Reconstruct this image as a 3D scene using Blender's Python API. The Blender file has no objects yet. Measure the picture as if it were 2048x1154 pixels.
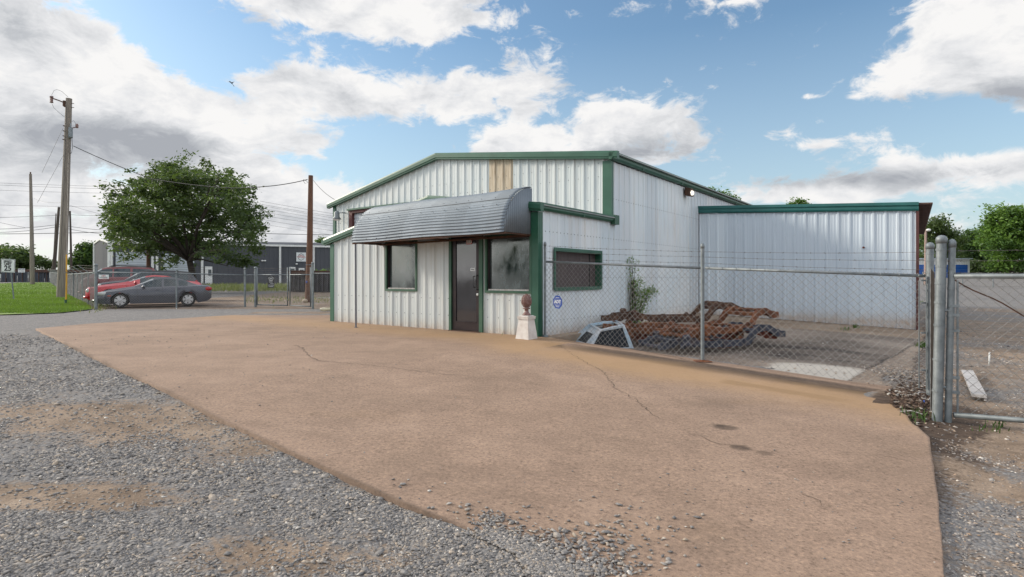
import bpy, math, random
import numpy as np
from mathutils import Vector, Matrix
random.seed(7); RNG = np.random.default_rng(11)
F = 1138.0; CX = 1024.0; HY = 555.0; EYE = 1.25
sc = bpy.context.scene
COL = sc.collection
# ------------------------------------------------------------------ site frame
C0 = (0.54, 12.05); DU = (0.799, -0.601); DV = (0.601, 0.799)
def W(u, v, z=0.0): return Vector((C0[0]+DU[0]*u+DV[0]*v, C0[1]+DU[1]*u+DV[1]*v, z))
def uv_of(x, y): return ((x-C0[0])*DU[0]+(y-C0[1])*DU[1], (x-C0[0])*DV[0]+(y-C0[1])*DV[1])
def sst(a, b, x):
    t = np.clip((x-a)/(b-a), 0, 1); return t*t*(3-2*t)
def gz(x, y):
    x = np.asarray(x, float); y = np.asarray(y, float)
    u = (x-C0[0])*DU[0]+(y-C0[1])*DU[1]
    up = np.clip(u, 0, 7.2)
    z = -0.047*up*up/(up+0.4)
    z = z + sst(32, 95, y)*(0.62+0.95*sst(0, 25, x))
    return z
def gzf(x, y): return float(gz(x, y))
def PZ(px, py, Y): return Vector(((px-CX)/F*Y, Y, EYE-(py-HY)*Y/F))
def gp(px, py):
    Y = 12.0
    z = 0.0
    for _ in range(40):
        Yn = F*(EYE-z)/max(py-HY, 1.0)
        Y = Y*0.5+Yn*0.5
        z = gzf((px-CX)/F*Y, Y)
    return Vector(((px-CX)/F*Y, Y, z))
def PG(px, Y):
    x = (px-CX)/F*Y
    return Vector((x, Y, gzf(x, Y)))
# ------------------------------------------------------------------ noise in numpy
def vnoise(x, y, seed=0):
    xi = np.floor(x).astype(np.int64); yi = np.floor(y).astype(np.int64)
    xf = x-xi; yf = y-yi
    def h(a, b):
        n = (a*374761393+b*668265263+seed*1442695041) & 0xffffffff
        n = ((n ^ (n >> 13))*1274126177) & 0xffffffff
        return ((n ^ (n >> 16)) & 0xffff)/65535.0
    u = xf*xf*(3-2*xf); v = yf*yf*(3-2*yf)
    return (h(xi, yi)*(1-u)+h(xi+1, yi)*u)*(1-v)+(h(xi, yi+1)*(1-u)+h(xi+1, yi+1)*u)*v
def fbm(x, y, seed=0, o=4):
    s = 0; a = 0.5; t = 0
    for i in range(o):
        s = s+a*vnoise(x*2**i, y*2**i, seed+i); t += a; a *= 0.55
    return s/t
# ------------------------------------------------------------------ objects
ORG = {}
def props(o, label=None, cat=None, group=None, kind=None):
    if label: o['label'] = label
    if cat: o['category'] = cat
    if group: o['group'] = group
    if kind: o['kind'] = kind
    return o
def thing(name, label, cat, loc, group=None):
    o = bpy.data.objects.new(name, None); COL.objects.link(o)
    o.location = loc; o.empty_display_size = 0.2; ORG[o.name] = Vector(loc)
    return props(o, label, cat, group)
def np_obj(name, V, Fc, mat, parent=None, origin=None, smooth=False, tone=None):
    V = np.asarray(V, np.float32); Fc = np.asarray(Fc, np.int32)
    org = ORG[parent.name] if parent is not None else (Vector(origin) if origin is not None else Vector((0, 0, 0)))
    V = V-np.array(org, np.float32)
    me = bpy.data.meshes.new(name); k = Fc.shape[1]
    me.vertices.add(len(V)); me.vertices.foreach_set('co', V.ravel())
    me.loops.add(Fc.size); me.loops.foreach_set('vertex_index', Fc.ravel())
    me.polygons.add(len(Fc)); me.polygons.foreach_set('loop_start', np.arange(len(Fc), dtype=np.int32)*k)
    me.polygons.foreach_set('loop_total', np.full(len(Fc), k, np.int32))
    if smooth: me.polygons.foreach_set('use_smooth', np.ones(len(Fc), bool))
    me.update(calc_edges=True)
    if tone is not None:
        for nm, arr in tone.items():
            dom = 'POINT' if len(arr) == len(V) else 'FACE'
            at = me.attributes.new(nm, 'FLOAT', dom); at.data.foreach_set('value', np.asarray(arr, np.float32))
    me.materials.append(mat)
    o = bpy.data.objects.new(name, me); COL.objects.link(o)
    if parent is not None: o.parent = parent
    else: o.location = org
    ORG[o.name] = org
    return o
class MB:
    def __init__(s): s.v = []; s.f = []; s.t = []; s.tone = 0.5
    def add(s, vs, fs):
        n = len(s.v); s.v += [tuple(p) for p in vs]
        for f in fs: s.f.append(tuple(i+n for i in f)); s.t.append(s.tone)
    def quad(s, a, b, c, d): s.add([a, b, c, d], [(0, 1, 2, 3)])
    def obox(s, c, ax, ay, az):
        c = Vector(c); ax = Vector(ax); ay = Vector(ay); az = Vector(az)
        vs = [c+ax*i+ay*j+az*k for k in (-1, 1) for j in (-1, 1) for i in (-1, 1)]
        s.add(vs, [(0, 2, 3, 1), (4, 5, 7, 6), (0, 1, 5, 4), (2, 6, 7, 3), (1, 3, 7, 5), (0, 4, 6, 2)])
    def box(s, c, sx, sy, sz): s.obox(c, (sx/2, 0, 0), (0, sy/2, 0), (0, 0, sz/2))
    def ubox(s, u0, u1, v0, v1, z0, z1):
        s.obox(W((u0+u1)/2, (v0+v1)/2, (z0+z1)/2), Vector((*DU, 0))*((u1-u0)/2), Vector((*DV, 0))*((v1-v0)/2), (0, 0, (z1-z0)/2))
    def sweep(s, pts, prof, up=(0, 0, 1), cap=True, radii=None):
        pts = [Vector(p) for p in pts]; up = Vector(up); n = len(prof); base = len(s.v); vs = []
        for i, p in enumerate(pts):
            t = (pts[min(i+1, len(pts)-1)]-pts[max(i-1, 0)]).normalized()
            if i and i < len(pts)-1:
                a = (pts[i]-pts[i-1]).normalized(); b = (pts[i+1]-pts[i]).normalized()
                t = (a+b).normalized() if (a+b).length > 1e-6 else a
            u = up if abs(t.dot(up)) < 0.97 else Vector((1, 0, 0))
            sd = t.cross(u).normalized(); uu = sd.cross(t).normalized()
            r = radii[i] if radii else 1.0
            for a, b in prof: vs.append(p+sd*a*r+uu*b*r)
        fs = []
        for i in range(len(pts)-1):
            for j in range(n):
                k = (j+1) % n
                fs.append((i*n+j, i*n+k, (i+1)*n+k, (i+1)*n+j))
        if cap:
            fs.append(tuple(range(n))[::-1]); fs.append(tuple((len(pts)-1)*n+j for j in range(n)))
        s.add(vs, fs)
    def tube(s, pts, r, n=8, r1=None, cap=True):
        pr = [(math.cos(2*math.pi*i/n), math.sin(2*math.pi*i/n)) for i in range(n)]
        m = len(pts); r1 = r if r1 is None else r1
        rad = r if isinstance(r, list) else [r+(r1-r)*i/(m-1) for i in range(m)]
        s.sweep(pts, pr, cap=cap, radii=rad)
    def bar(s, pts, w, h, up=(0, 0, 1)):
        s.sweep(pts, [(-w/2, -h/2), (w/2, -h/2), (w/2, h/2), (-w/2, h/2)], up=up)
    def lathe(s, c, prof, n=20, axis=(0, 0, 1), sq=False):
        c = Vector(c); A = Vector(axis).normalized(); X = A.orthogonal().normalized(); Y = A.cross(X)
        vs = []
        for r, h in prof:
            for i in range(n):
                a = 2*math.pi*i/n; vs.append(c+A*h+X*r*math.cos(a)+Y*r*math.sin(a))
        fs = [(i*n+j, i*n+(j+1) % n, (i+1)*n+(j+1) % n, (i+1)*n+j) for i in range(len(prof)-1) for j in range(n)]
        fs.append(tuple(range(n))[::-1]); fs.append(tuple((len(prof)-1)*n+j for j in range(n)))
        s.add(vs, fs)
    def ball(s, c, rx, ry, rz, n=12, m=8, ax=(1, 0, 0), ay=(0, 1, 0), az=(0, 0, 1)):
        c = Vector(c); ax = Vector(ax); ay = Vector(ay); az = Vector(az); vs = []
        for i in range(m+1):
            th = math.pi*i/m
            for j in range(n):
                a = 2*math.pi*j/n
                vs.append(c+ax*rx*math.sin(th)*math.cos(a)+ay*ry*math.sin(th)*math.sin(a)+az*rz*math.cos(th))
        s.add(vs, [(i*n+j, (i+1)*n+j, (i+1)*n+(j+1) % n, i*n+(j+1) % n) for i in range(m) for j in range(n)])
    def build(s, name, mat, parent=None, origin=None, smooth=False, label=None, cat=None, group=None, kind=None, autos=None):
        org = ORG[parent.name] if parent is not None else (Vector(origin) if origin is not None else
              Vector((sum(p[0] for p in s.v)/len(s.v), sum(p[1] for p in s.v)/len(s.v), min(p[2] for p in s.v))))
        me = bpy.data.meshes.new(name)
        me.from_pydata([(p[0]-org[0], p[1]-org[1], p[2]-org[2]) for p in s.v], [], s.f)
        at = me.attributes.new('tone', 'FLOAT', 'FACE'); at.data.foreach_set('value', s.t)
        if smooth: me.polygons.foreach_set('use_smooth', [True]*len(me.polygons))
        me.materials.append(mat); me.validate(); me.update()
        if autos is not None:
            try: me.set_sharp_from_angle(angle=math.radians(autos))
            except Exception: pass
        o = bpy.data.objects.new(name, me); COL.objects.link(o)
        if parent is not None: o.parent = parent
        else: o.location = org
        ORG[o.name] = org
        return props(o, label, cat, group, kind)
def text(txt, size, c, right, up, mat, parent, name='lettering', ext=0.002, align='CENTER', bold=0.0):
    cu = bpy.data.curves.new(name, 'FONT'); cu.body = txt; cu.size = size; cu.extrude = ext
    cu.align_x = align; cu.align_y = 'CENTER'; cu.offset = bold; cu.materials.append(mat)
    tmp = bpy.data.objects.new(name+'_tmp', cu); COL.objects.link(tmp); bpy.context.view_layer.update()
    me = bpy.data.meshes.new_from_object(tmp.evaluated_get(bpy.context.evaluated_depsgraph_get())); bpy.data.objects.remove(tmp); me.materials.clear(); me.materials.append(mat)
    o = bpy.data.objects.new(name, me); COL.objects.link(o); o.parent = parent
    r = Vector(right).normalized(); u = Vector(up).normalized(); n = r.cross(u)
    M = Matrix((r, u, n)).transposed().to_4x4(); M.translation = Vector(c)-ORG[parent.name]
    o.matrix_local = M
    return o
# ------------------------------------------------------------------ materials
def nt(name):
    m = bpy.data.materials.new(name); m.use_nodes = True
    t = m.node_tree; t.nodes.clear(); return m, t
def N(t, ty, **kw):
    n = t.nodes.new(ty)
    for k, v in kw.items():
        if k.startswith('i_'):
            key = k[2:]
            n.inputs[int(key) if key.isdigit() else key.replace('_', ' ')].default_value = v
        else: setattr(n, k, v)
    return n
def L(t, a, b): t.links.new(a, b)
def c4(c): return (c[0], c[1], c[2], 1)
def mixc(t, fac, a, b, blend='MIX'):
    n = t.nodes.new('ShaderNodeMix'); n.data_type = 'RGBA'; n.blend_type = blend
    if isinstance(fac, (int, float)): n.inputs[0].default_value = fac
    else: L(t, fac, n.inputs[0])
    for i, x in ((6, a), (7, b)):
        if isinstance(x, tuple): n.inputs[i].default_value = c4(x)
        else: L(t, x, n.inputs[i])
    return n.outputs[2]
def math_(t, op, a, b=None, c=None, clamp=False):
    n = t.nodes.new('ShaderNodeMath'); n.operation = op; n.use_clamp = clamp
    for i, x in enumerate((a, b, c)):
        if x is None: continue
        if isinstance(x, (int, float)): n.inputs[i].default_value = x
        else: L(t, x, n.inputs[i])
    return n.outputs[0]
def ramp(t, fac, stops):
    n = t.nodes.new('ShaderNodeValToRGB'); L(t, fac, n.inputs[0]); e = n.color_ramp.elements
    while len(e) < len(stops): e.new(0.5)
    for i, (p, c) in enumerate(stops):
        e[i].position = p; e[i].color = c4(c) if isinstance(c, tuple) else (c, c, c, 1)
    return n.outputs[0]
def coords(t, stretch=(1, 1, 1), world=False):
    if world: o = N(t, 'ShaderNodeNewGeometry').outputs['Position']
    else: o = N(t, 'ShaderNodeTexCoord').outputs['Object']
    mp = N(t, 'ShaderNodeMapping'); mp.inputs['Scale'].default_value = stretch
    L(t, o, mp.inputs[0]); return mp.outputs[0]
def noise(t, vec, scale, detail=4, rough=0.55, out=0):
    n = N(t, 'ShaderNodeTexNoise', i_Scale=scale, i_Detail=detail, i_Roughness=rough); L(t, vec, n.inputs['Vector']); return n.outputs[out]
def attr(t, name): return N(t, 'ShaderNodeAttribute', attribute_name=name).outputs['Fac']
def finish(t, col, rough=0.6, metal=0.0, bump=None, bs=0.3, bd=0.01, spec=0.5, extra=None):
    p = N(t, 'ShaderNodeBsdfPrincipled')
    for nm, x in (('Base Color', col), ('Roughness', rough), ('Metallic', metal)):
        if isinstance(x, tuple): p.inputs[nm].default_value = c4(x)
        elif isinstance(x, (int, float)): p.inputs[nm].default_value = x
        else: L(t, x, p.inputs[nm])
    p.inputs['Specular IOR Level'].default_value = spec
    if bump is not None:
        b = N(t, 'ShaderNodeBump'); b.inputs['Strength'].default_value = bs; b.inputs['Distance'].default_value = bd
        L(t, bump, b.inputs['Height']); L(t, b.outputs[0], p.inputs['Normal'])
    o = N(t, 'ShaderNodeOutputMaterial'); L(t, p.outputs[0], o.inputs[0]); return p
def M(name, c1, c2=None, scale=3.0, rough=0.6, metal=0.0, stretch=(1, 1, 1), bump=0.0, bscale=60, lo=0.35, hi=0.7, detail=5, spec=0.5, tone=0.0, bd=0.01):
    m, t = nt(name); v = coords(t, stretch)
    c2 = c2 or tuple(x*0.75 for x in c1)
    f = noise(t, v, scale, detail)
    f = ramp(t, f, [(lo, 0.0), (hi, 1.0)])
    col = mixc(t, f, c1, c2)
    if tone:
        a = attr(t, 'tone')
        k = math_(t, 'MULTIPLY_ADD', a, 2*tone, 1-tone)
        cmb = N(t, 'ShaderNodeCombineXYZ')
        for i in range(3): L(t, k, cmb.inputs[i])
        col = mixc(t, 1.0, col, cmb.outputs[0], 'MULTIPLY')
    b = noise(t, v, bscale, 3) if bump else None
    finish(t, col, rough, metal, b, bump, bd, spec)
    return m
MT = {}
MT['green'] = M('green_trim_paint', (0.014, 0.078, 0.046), (0.026, 0.108, 0.066), 2.5, 0.42, bump=0.03)
MT['green_dark'] = M('dark_green_frame', (0.018, 0.075, 0.045), (0.04, 0.1, 0.06), 4, 0.5)
MT['teal'] = M('teal_gutter_paint', (0.012, 0.10, 0.095), (0.02, 0.13, 0.12), 2.0, 0.38)
MT['galv'] = M('galvanized_pipe', (0.235, 0.26, 0.27), (0.14, 0.16, 0.17), 9, 0.55, 0.4, bump=0.08, bscale=90)
MT['wire'] = M('galvanized_wire', (0.27, 0.265, 0.255), (0.15, 0.14, 0.13), 6, 0.7, 0.15)
MT['darkwire'] = M('dull_chain_wire', (0.12, 0.125, 0.13), (0.08, 0.08, 0.08), 6, 0.7, 0.2)
MT['barb'] = M('weathered_barbed_wire', (0.13, 0.12, 0.115), (0.09, 0.075, 0.06), 8, 0.7, 0.3)
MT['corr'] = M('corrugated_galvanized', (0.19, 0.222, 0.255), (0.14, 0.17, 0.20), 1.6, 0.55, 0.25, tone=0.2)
MT['rustiron'] = M('rusty_iron', (0.10, 0.045, 0.025), (0.05, 0.03, 0.022), 9, 0.85, bump=0.3)
MT['black'] = M('black_plastic', (0.012, 0.012, 0.013), (0.02, 0.02, 0.02), 5, 0.5)
MT['tyre'] = M('tyre_rubber', (0.018, 0.018, 0.018), (0.035, 0.032, 0.03), 8, 0.85)
MT['rim'] = M('alloy_rim', (0.55, 0.55, 0.56), (0.4, 0.4, 0.41), 5, 0.3, 0.8)
MT['white'] = M('white_paint', (0.75, 0.75, 0.73), (0.62, 0.62, 0.6), 3, 0.5)
MT['signwhite'] = M('white_sign_sheet', (0.72, 0.74, 0.74), (0.6, 0.62, 0.62), 3, 0.45)
MT['brownframe'] = M('dark_bronze_aluminium', (0.022, 0.014, 0.016), (0.04, 0.026, 0.027), 6, 0.35, 0.3)
MT['pole'] = M('weathered_pole_wood', (0.27, 0.235, 0.20), (0.16, 0.135, 0.115), 3.0, 0.9, stretch=(5, 5, 0.35), bump=0.5, bscale=10)
MT['polebrown'] = M('creosote_pole_wood', (0.15, 0.075, 0.045), (0.085, 0.042, 0.028), 3.0, 0.9, stretch=(5, 5, 0.4), bump=0.4, bscale=10)
MT['poledark'] = M('dark_pole_wood', (0.09, 0.07, 0.058), (0.05, 0.04, 0.034), 3.0, 0.9, stretch=(5, 5, 0.4), bump=0.4, bscale=10)
MT['yellow'] = M('yellow_guy_guard', (0.65, 0.36, 0.03), (0.5, 0.26, 0.02), 3, 0.5)
MT['cable'] = M('black_cable', (0.02, 0.02, 0.022), (0.03, 0.03, 0.03), 3, 0.6)
MT['signblack'] = M('black_sign_sheet', (0.012, 0.012, 0.014), (0.02, 0.02, 0.02), 3, 0.4)
MT['ink'] = M('black_sign_ink', (0.015, 0.015, 0.02), (0.02, 0.02, 0.02), 3, 0.5)
MT['redink'] = M('red_sign_ink', (0.45, 0.03, 0.035), (0.4, 0.03, 0.03), 3, 0.5)
MT['blue'] = M('blue_sign_enamel', (0.015, 0.06, 0.30), (0.02, 0.07, 0.33), 3, 0.35)
MT['bark'] = M('tree_bark', (0.055, 0.042, 0.032), (0.03, 0.024, 0.02), 4, 0.95, stretch=(3, 3, 0.6), bump=0.6, bscale=12)
MT['plaster'] = M('chipped_white_plaster', (0.66, 0.62, 0.58), (0.50, 0.44, 0.40), 7, 0.85, bump=0.35, bscale=25, lo=0.4, hi=0.75)
MT['terracotta'] = M('glazed_brown_ceramic', (0.16, 0.075, 0.062), (0.38, 0.27, 0.25), 26, 0.32, bump=0.3, bscale=30, lo=0.5, hi=0.72)
MT['board'] = M('weathered_white_board', (0.52, 0.50, 0.49), (0.33, 0.30, 0.28), 5, 0.85, stretch=(1, 6, 1), bump=0.3)
MT['storage_blue'] = M('blue_rollup_door', (0.01, 0.09, 0.36), (0.012, 0.1, 0.38), 2, 0.4)
MT['plaindirt'] = M('bare_concrete_strip', (0.36, 0.27, 0.19), (0.28, 0.20, 0.14), 3, 0.9, bump=0.3)
MT['rib'] = M('dumpster_steel', (0.055, 0.055, 0.065), (0.035, 0.03, 0.032), 3, 0.7, bump=0.2)
MT['rustband'] = M('dumpster_rust', (0.10, 0.045, 0.03), (0.05, 0.035, 0.03), 3, 0.8, bump=0.2)
MT['slate'] = M('slate_fence_panel', (0.06, 0.068, 0.085), (0.04, 0.045, 0.055), 2.5, 0.8, stretch=(4, 4, .5))

def wall_mat(name, c1, c2, stain, rust=0.3, tone=0.12, rough=0.45):
    m, t = nt(name); v = coords(t, (1, 1, 1)); vs = coords(t, (3.2, 3.2, 0.22))
    big = ramp(t, noise(t, v, 0.7, 4), [(0.3, 0.0), (0.75, 1.0)])
    col = mixc(t, big, c1, c2)
    st = ramp(t, noise(t, vs, 2.2, 6, 0.65), [(0.52, 0.0), (0.78, 1.0)])
    col = mixc(t, math_(t, 'MULTIPLY', st, rust), col, stain)
    sp = ramp(t, noise(t, v, 14, 4, 0.7), [(0.68, 0.0), (0.76, 1.0)])
    col = mixc(t, math_(t, 'MULTIPLY', sp, 0.35), col, (0.3, 0.22, 0.16))
    gp_ = N(t, 'ShaderNodeSeparateXYZ'); L(t, N(t, 'ShaderNodeNewGeometry').outputs['Position'], gp_.inputs[0])
    mud = math_(t, 'MULTIPLY', math_(t, 'SUBTRACT', 0.42, gp_.outputs[2]), 2.2, clamp=True)
    mud = math_(t, 'MULTIPLY', math_(t, 'MULTIPLY', mud, mud), math_(t, 'MULTIPLY_ADD', noise(t, v, 6, 6, .7), 1.8, -.35, clamp=True), clamp=True)
    col = mixc(t, mud, col, (0.40, 0.27, 0.17))
    a = attr(t, 'tone'); k = math_(t, 'MULTIPLY_ADD', a, 2*tone, 1-tone)
    cmb = N(t, 'ShaderNodeCombineXYZ')
    L(t, math_(t, 'POWER', k, 1.0), cmb.inputs[0]); L(t, math_(t, 'POWER', k, 0.9), cmb.inputs[1]); L(t, math_(t, 'POWER', k, 0.75), cmb.inputs[2])
    col = mixc(t, 1.0, col, cmb.outputs[0], 'MULTIPLY')
    b = noise(t, coords(t, (1, 1, 0.6)), 2.6, 3)
    finish(t, col, rough, 0.0, b, 0.25, 0.02)
    return m
MT['wall_front'] = wall_mat('front_wall_sheet', (0.62, 0.65, 0.64), (0.55, 0.60, 0.60), (0.52, 0.46, 0.36), 0.45, 0.06)
MT['wall_side'] = wall_mat('side_wall_sheet', (0.57, 0.64, 0.69), (0.64, 0.66, 0.68), (0.50, 0.40, 0.30), 0.38, 0.11)
MT['wall_annex'] = wall_mat('annex_wall_sheet', (0.54, 0.61, 0.68), (0.56, 0.63, 0.69), (0.50, 0.50, 0.48), 0.15, 0.16)
MT['roofmat'] = M('dull_roof_sheet', (0.30, 0.32, 0.31), (0.22, 0.25, 0.24), 2, 0.6)
MT['skylight'] = M('tan_fibreglass', (0.60, 0.52, 0.40), (0.36, 0.27, 0.17), 7, 0.6, stretch=(3, 3, 0.35), lo=0.3, hi=0.75)
MT['charcoal'] = M('charcoal_wall_sheet', (0.085, 0.088, 0.10), (0.10, 0.105, 0.115), 0.5, 0.8, stretch=(1, 1, .3), spec=.1)
MT['door_white'] = M('white_rollup_door', (0.42, 0.46, 0.50), (0.46, 0.50, 0.53), 1, 0.5)
MT['soffit'] = M('brown_soffit_sheet', (0.17, 0.105, 0.085), (0.11, 0.07, 0.058), 3, 0.75)
MT['oxblood'] = M('oxblood_trim', (0.10, 0.03, 0.026), (0.075, 0.025, 0.022), 3, 0.6)
MT['screenboard'] = M('dark_window_board', (0.062, 0.045, 0.046), (0.085, 0.062, 0.058), 3, 0.6, stretch=(1, 1, .4))

def glass_mat(name, base, grime, amt, sc_=4.0, rough=0.06, spec=0.8, ior=0):
    m, t = nt(name); v = coords(t, (1, 1, 0.5))
    n1 = ramp(t, noise(t, v, sc_, 7, 0.65), [(0.32, 0.0), (0.78, 1.0)])
    fac = math_(t, 'MULTIPLY', n1, amt)
    col = mixc(t, fac, base, grime)
    rg = math_(t, 'MULTIPLY_ADD', fac, 0.5, rough)
    pb = finish(t, col, rg, 0.0, None, spec=spec)
    if ior: pb.inputs['IOR'].default_value = ior
    return m
MT['glass_dirty'] = glass_mat('grimy_window_glass', (0.010, 0.018, 0.018), (0.15, 0.21, 0.21), 0.55, 2.6, 0.03, .6, 2.1)
MT['glass_door'] = glass_mat('door_glass', (0.012, 0.012, 0.016), (0.06, 0.06, 0.075), 0.35, 2.0, 0.02, .5, 1.9)
MT['glass_car'] = glass_mat('car_glass', (0.012, 0.02, 0.024), (0.07, 0.11, 0.125), 0.5, 3.0, 0.04)
MT['glass_black'] = glass_mat('black_tinted_glass', (0.008, 0.010, 0.014), (0.02, 0.026, 0.036), 0.6, 3.0, 0.3, 0.12)
MT['glass_wind'] = glass_mat('dusty_windscreen', (0.20, 0.22, 0.23), (0.5, 0.52, 0.52), 0.7, 2.0, 0.08)
def paint(name, c, rough=0.3, dust=0.25, dustc=(0.42, 0.40, 0.38)):
    m, t = nt(name); v = coords(t)
    gn = N(t, 'ShaderNodeNewGeometry'); sx = N(t, 'ShaderNodeSeparateXYZ'); L(t, gn.outputs['Normal'], sx.inputs[0])
    up = math_(t, 'MULTIPLY', math_(t, 'POWER', math_(t, 'MAXIMUM', sx.outputs[2], 0.0), 2.0), dust)
    nn = math_(t, 'MULTIPLY', noise(t, v, 3, 4), dust*0.4)
    col = mixc(t, math_(t, 'ADD', up, nn, clamp=True), c, dustc)
    p = finish(t, col, rough, 0.25)
    p.inputs['Coat Weight'].default_value = 0.5; p.inputs['Coat Roughness'].default_value = 0.12
    return m
MT['p_grey'] = paint('grey_car_paint', (0.05, 0.055, 0.075), dust=0.22)
MT['p_red'] = paint('red_car_paint', (0.48, 0.010, 0.02), dust=0.15, dustc=(0.6, 0.5, 0.5))
MT['p_maroon'] = paint('maroon_car_paint', (0.15, 0.02, 0.025), dust=0.15)
MT['p_black'] = paint('black_car_paint', (0.012, 0.013, 0.02), dust=0.1)
MT['p_silver'] = M('faded_silver_blue_paint', (0.62, 0.60, 0.60), (0.24, 0.38, 0.48), 1.6, 0.4, bump=0.15, bscale=30)
MT['lamp'] = M('headlamp_lens', (0.6, 0.62, 0.6), (0.4, 0.42, 0.4), 6, 0.12)
MT['tail'] = M('tail_lamp_lens', (0.40, 0.015, 0.015), (0.3, 0.01, 0.01), 6, 0.2)
MT['amber'] = M('amber_lens', (0.45, 0.08, 0.03), (0.4, 0.07, 0.03), 6, 0.2)
def rust_mat(name, a, b, c):
    m, t = nt(name); v = coords(t)
    f = ramp(t, noise(t, v, 5, 7, 0.68), [(0.3, 0.0), (0.52, 0.5), (0.72, 1.0)])
    n = t.nodes.new('ShaderNodeValToRGB'); L(t, f, n.inputs[0]); e = n.color_ramp.elements; e.new(0.5)
    e[0].color = c4(a); e[1].position = .5; e[1].color = c4(b); e[2].position = 1; e[2].color = c4(c)
    finish(t, n.outputs[0], 0.9, 0.0, noise(t, v, 60, 4), 0.15, 0.005); return m
MT['rust_a'] = rust_mat('orange_rust', (0.05, 0.018, 0.01), (0.16, 0.056, 0.024), (0.28, 0.115, 0.048))
MT['rust_b'] = rust_mat('brown_rust', (0.02, 0.012, 0.01), (0.08, 0.036, 0.022), (0.17, 0.09, 0.05))
MT['rust_c'] = rust_mat('blue_black_rust', (0.02, 0.022, 0.03), (0.045, 0.05, 0.07), (0.10, 0.06, 0.045))
MT['rust_d'] = rust_mat('red_rust', (0.05, 0.015, 0.012), (0.14, 0.04, 0.025), (0.24, 0.07, 0.05))
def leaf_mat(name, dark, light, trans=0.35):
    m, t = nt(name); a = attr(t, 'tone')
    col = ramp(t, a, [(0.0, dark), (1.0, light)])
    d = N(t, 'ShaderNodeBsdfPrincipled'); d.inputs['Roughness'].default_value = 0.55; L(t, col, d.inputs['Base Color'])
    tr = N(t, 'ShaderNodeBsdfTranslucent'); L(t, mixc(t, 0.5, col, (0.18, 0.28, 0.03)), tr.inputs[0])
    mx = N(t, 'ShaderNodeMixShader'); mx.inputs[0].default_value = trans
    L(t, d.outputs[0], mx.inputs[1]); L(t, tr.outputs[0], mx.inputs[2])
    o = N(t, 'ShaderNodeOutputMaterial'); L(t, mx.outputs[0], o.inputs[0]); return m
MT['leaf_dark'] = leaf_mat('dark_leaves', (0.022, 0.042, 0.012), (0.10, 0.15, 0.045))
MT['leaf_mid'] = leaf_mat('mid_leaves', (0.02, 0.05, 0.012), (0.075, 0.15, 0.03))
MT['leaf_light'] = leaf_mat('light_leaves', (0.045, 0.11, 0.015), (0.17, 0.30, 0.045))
MT['grass'] = leaf_mat('grass_blades', (0.07, 0.14, 0.014), (0.19, 0.31, 0.035), 0.3)
MT['weeds'] = leaf_mat('dry_weeds', (0.09, 0.12, 0.03), (0.26, 0.25, 0.10), 0.3)

# gravel / dirt ground
def ground_mat():
    m, t = nt('gravel_and_dirt'); v = coords(t, world=True)
    vo = N(t, 'ShaderNodeTexVoronoi', i_Scale=38.0); L(t, v, vo.inputs['Vector'])
    sx = N(t, 'ShaderNodeSeparateXYZ'); L(t, vo.outputs['Color'], sx.inputs[0])
    stone = ramp(t, sx.outputs[0], [(0.0, (0.16, 0.152, 0.15)), (0.45, (0.27, 0.255, 0.245)), (0.75, (0.30, 0.29, 0.29)), (0.93, (0.36, 0.30, 0.24)), (1.0, (0.55, 0.52, 0.5))])
    edge = ramp(t, vo.outputs['Distance'], [(0.0, 1.0), (0.9, 0.35)])
    stone = mixc(t, 1.0, stone, edge, 'MULTIPLY')
    far = N(t, 'ShaderNodeTexNoise', i_Scale=7.0, i_Detail=8.0, i_Roughness=0.7); L(t, v, far.inputs['Vector'])
    stone = mixc(t, 0.4, stone, ramp(t, far.outputs[0], [(0.3, (0.12, 0.115, 0.115)), (0.7, (0.34, 0.32, 0.30))]))
    dn = noise(t, v, 2.2, 8, 0.65)
    dirt = ramp(t, dn, [(0.3, (0.15, 0.105, 0.072)), (0.5, (0.26, 0.19, 0.135)), (0.72, (0.36, 0.275, 0.205))])
    dsp = ramp(t, noise(t, v, 60, 3, 0.7), [(0.35, 0.7), (0.65, 1.15)])
    dirt = mixc(t, 1.0, dirt, dsp, 'MULTIPLY')
    soil = ramp(t, noise(t, v, 9, 8, 0.7), [(0.3, (0.03, 0.02, 0.014)), (0.55, (0.09, 0.06, 0.042)), (0.75, (0.17, 0.125, 0.09))])
    brk = noise(t, v, 1.3, 8, 0.7); brk2 = noise(t, v, 22, 5, 0.7)
    a = attr(t, 'dirt')
    f = math_(t, 'ADD', a, math_(t, 'ADD', math_(t, 'MULTIPLY_ADD', brk, 0.9, -0.45), math_(t, 'MULTIPLY_ADD', brk2, 0.9, -0.45)))
    f = ramp(t, f, [(0.42, 0.0), (0.62, 1.0)])
    col = mixc(t, f, stone, dirt)
    s = math_(t, 'ADD', attr(t, 'soil'), math_(t, 'ADD', math_(t, 'MULTIPLY_ADD', brk, 0.6, -0.3), math_(t, 'MULTIPLY_ADD', brk2, 0.9, -0.45)))
    s = ramp(t, s, [(0.42, 0.0), (0.65, 1.0)])
    col = mixc(t, s, col, soil)
    g = math_(t, 'ADD', attr(t, 'green'), math_(t, 'MULTIPLY_ADD', brk2, 0.8, -0.4))
    g = ramp(t, g, [(0.45, 0.0), (0.65, 1.0)])
    col = mixc(t, g, col, (0.085, 0.13, 0.03))
    hb = math_(t, 'MULTIPLY', math_(t, 'SUBTRACT', 1.0, vo.outputs['Distance']), math_(t, 'SUBTRACT', 1.0, math_(t, 'MULTIPLY', f, 0.85)))
    finish(t, col, 0.95, 0.0, math_(t, 'ADD', hb, math_(t, 'MULTIPLY', brk2, 0.5)), 0.6, 0.02, 0.3)
    return m
MT['ground'] = ground_mat()
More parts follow.
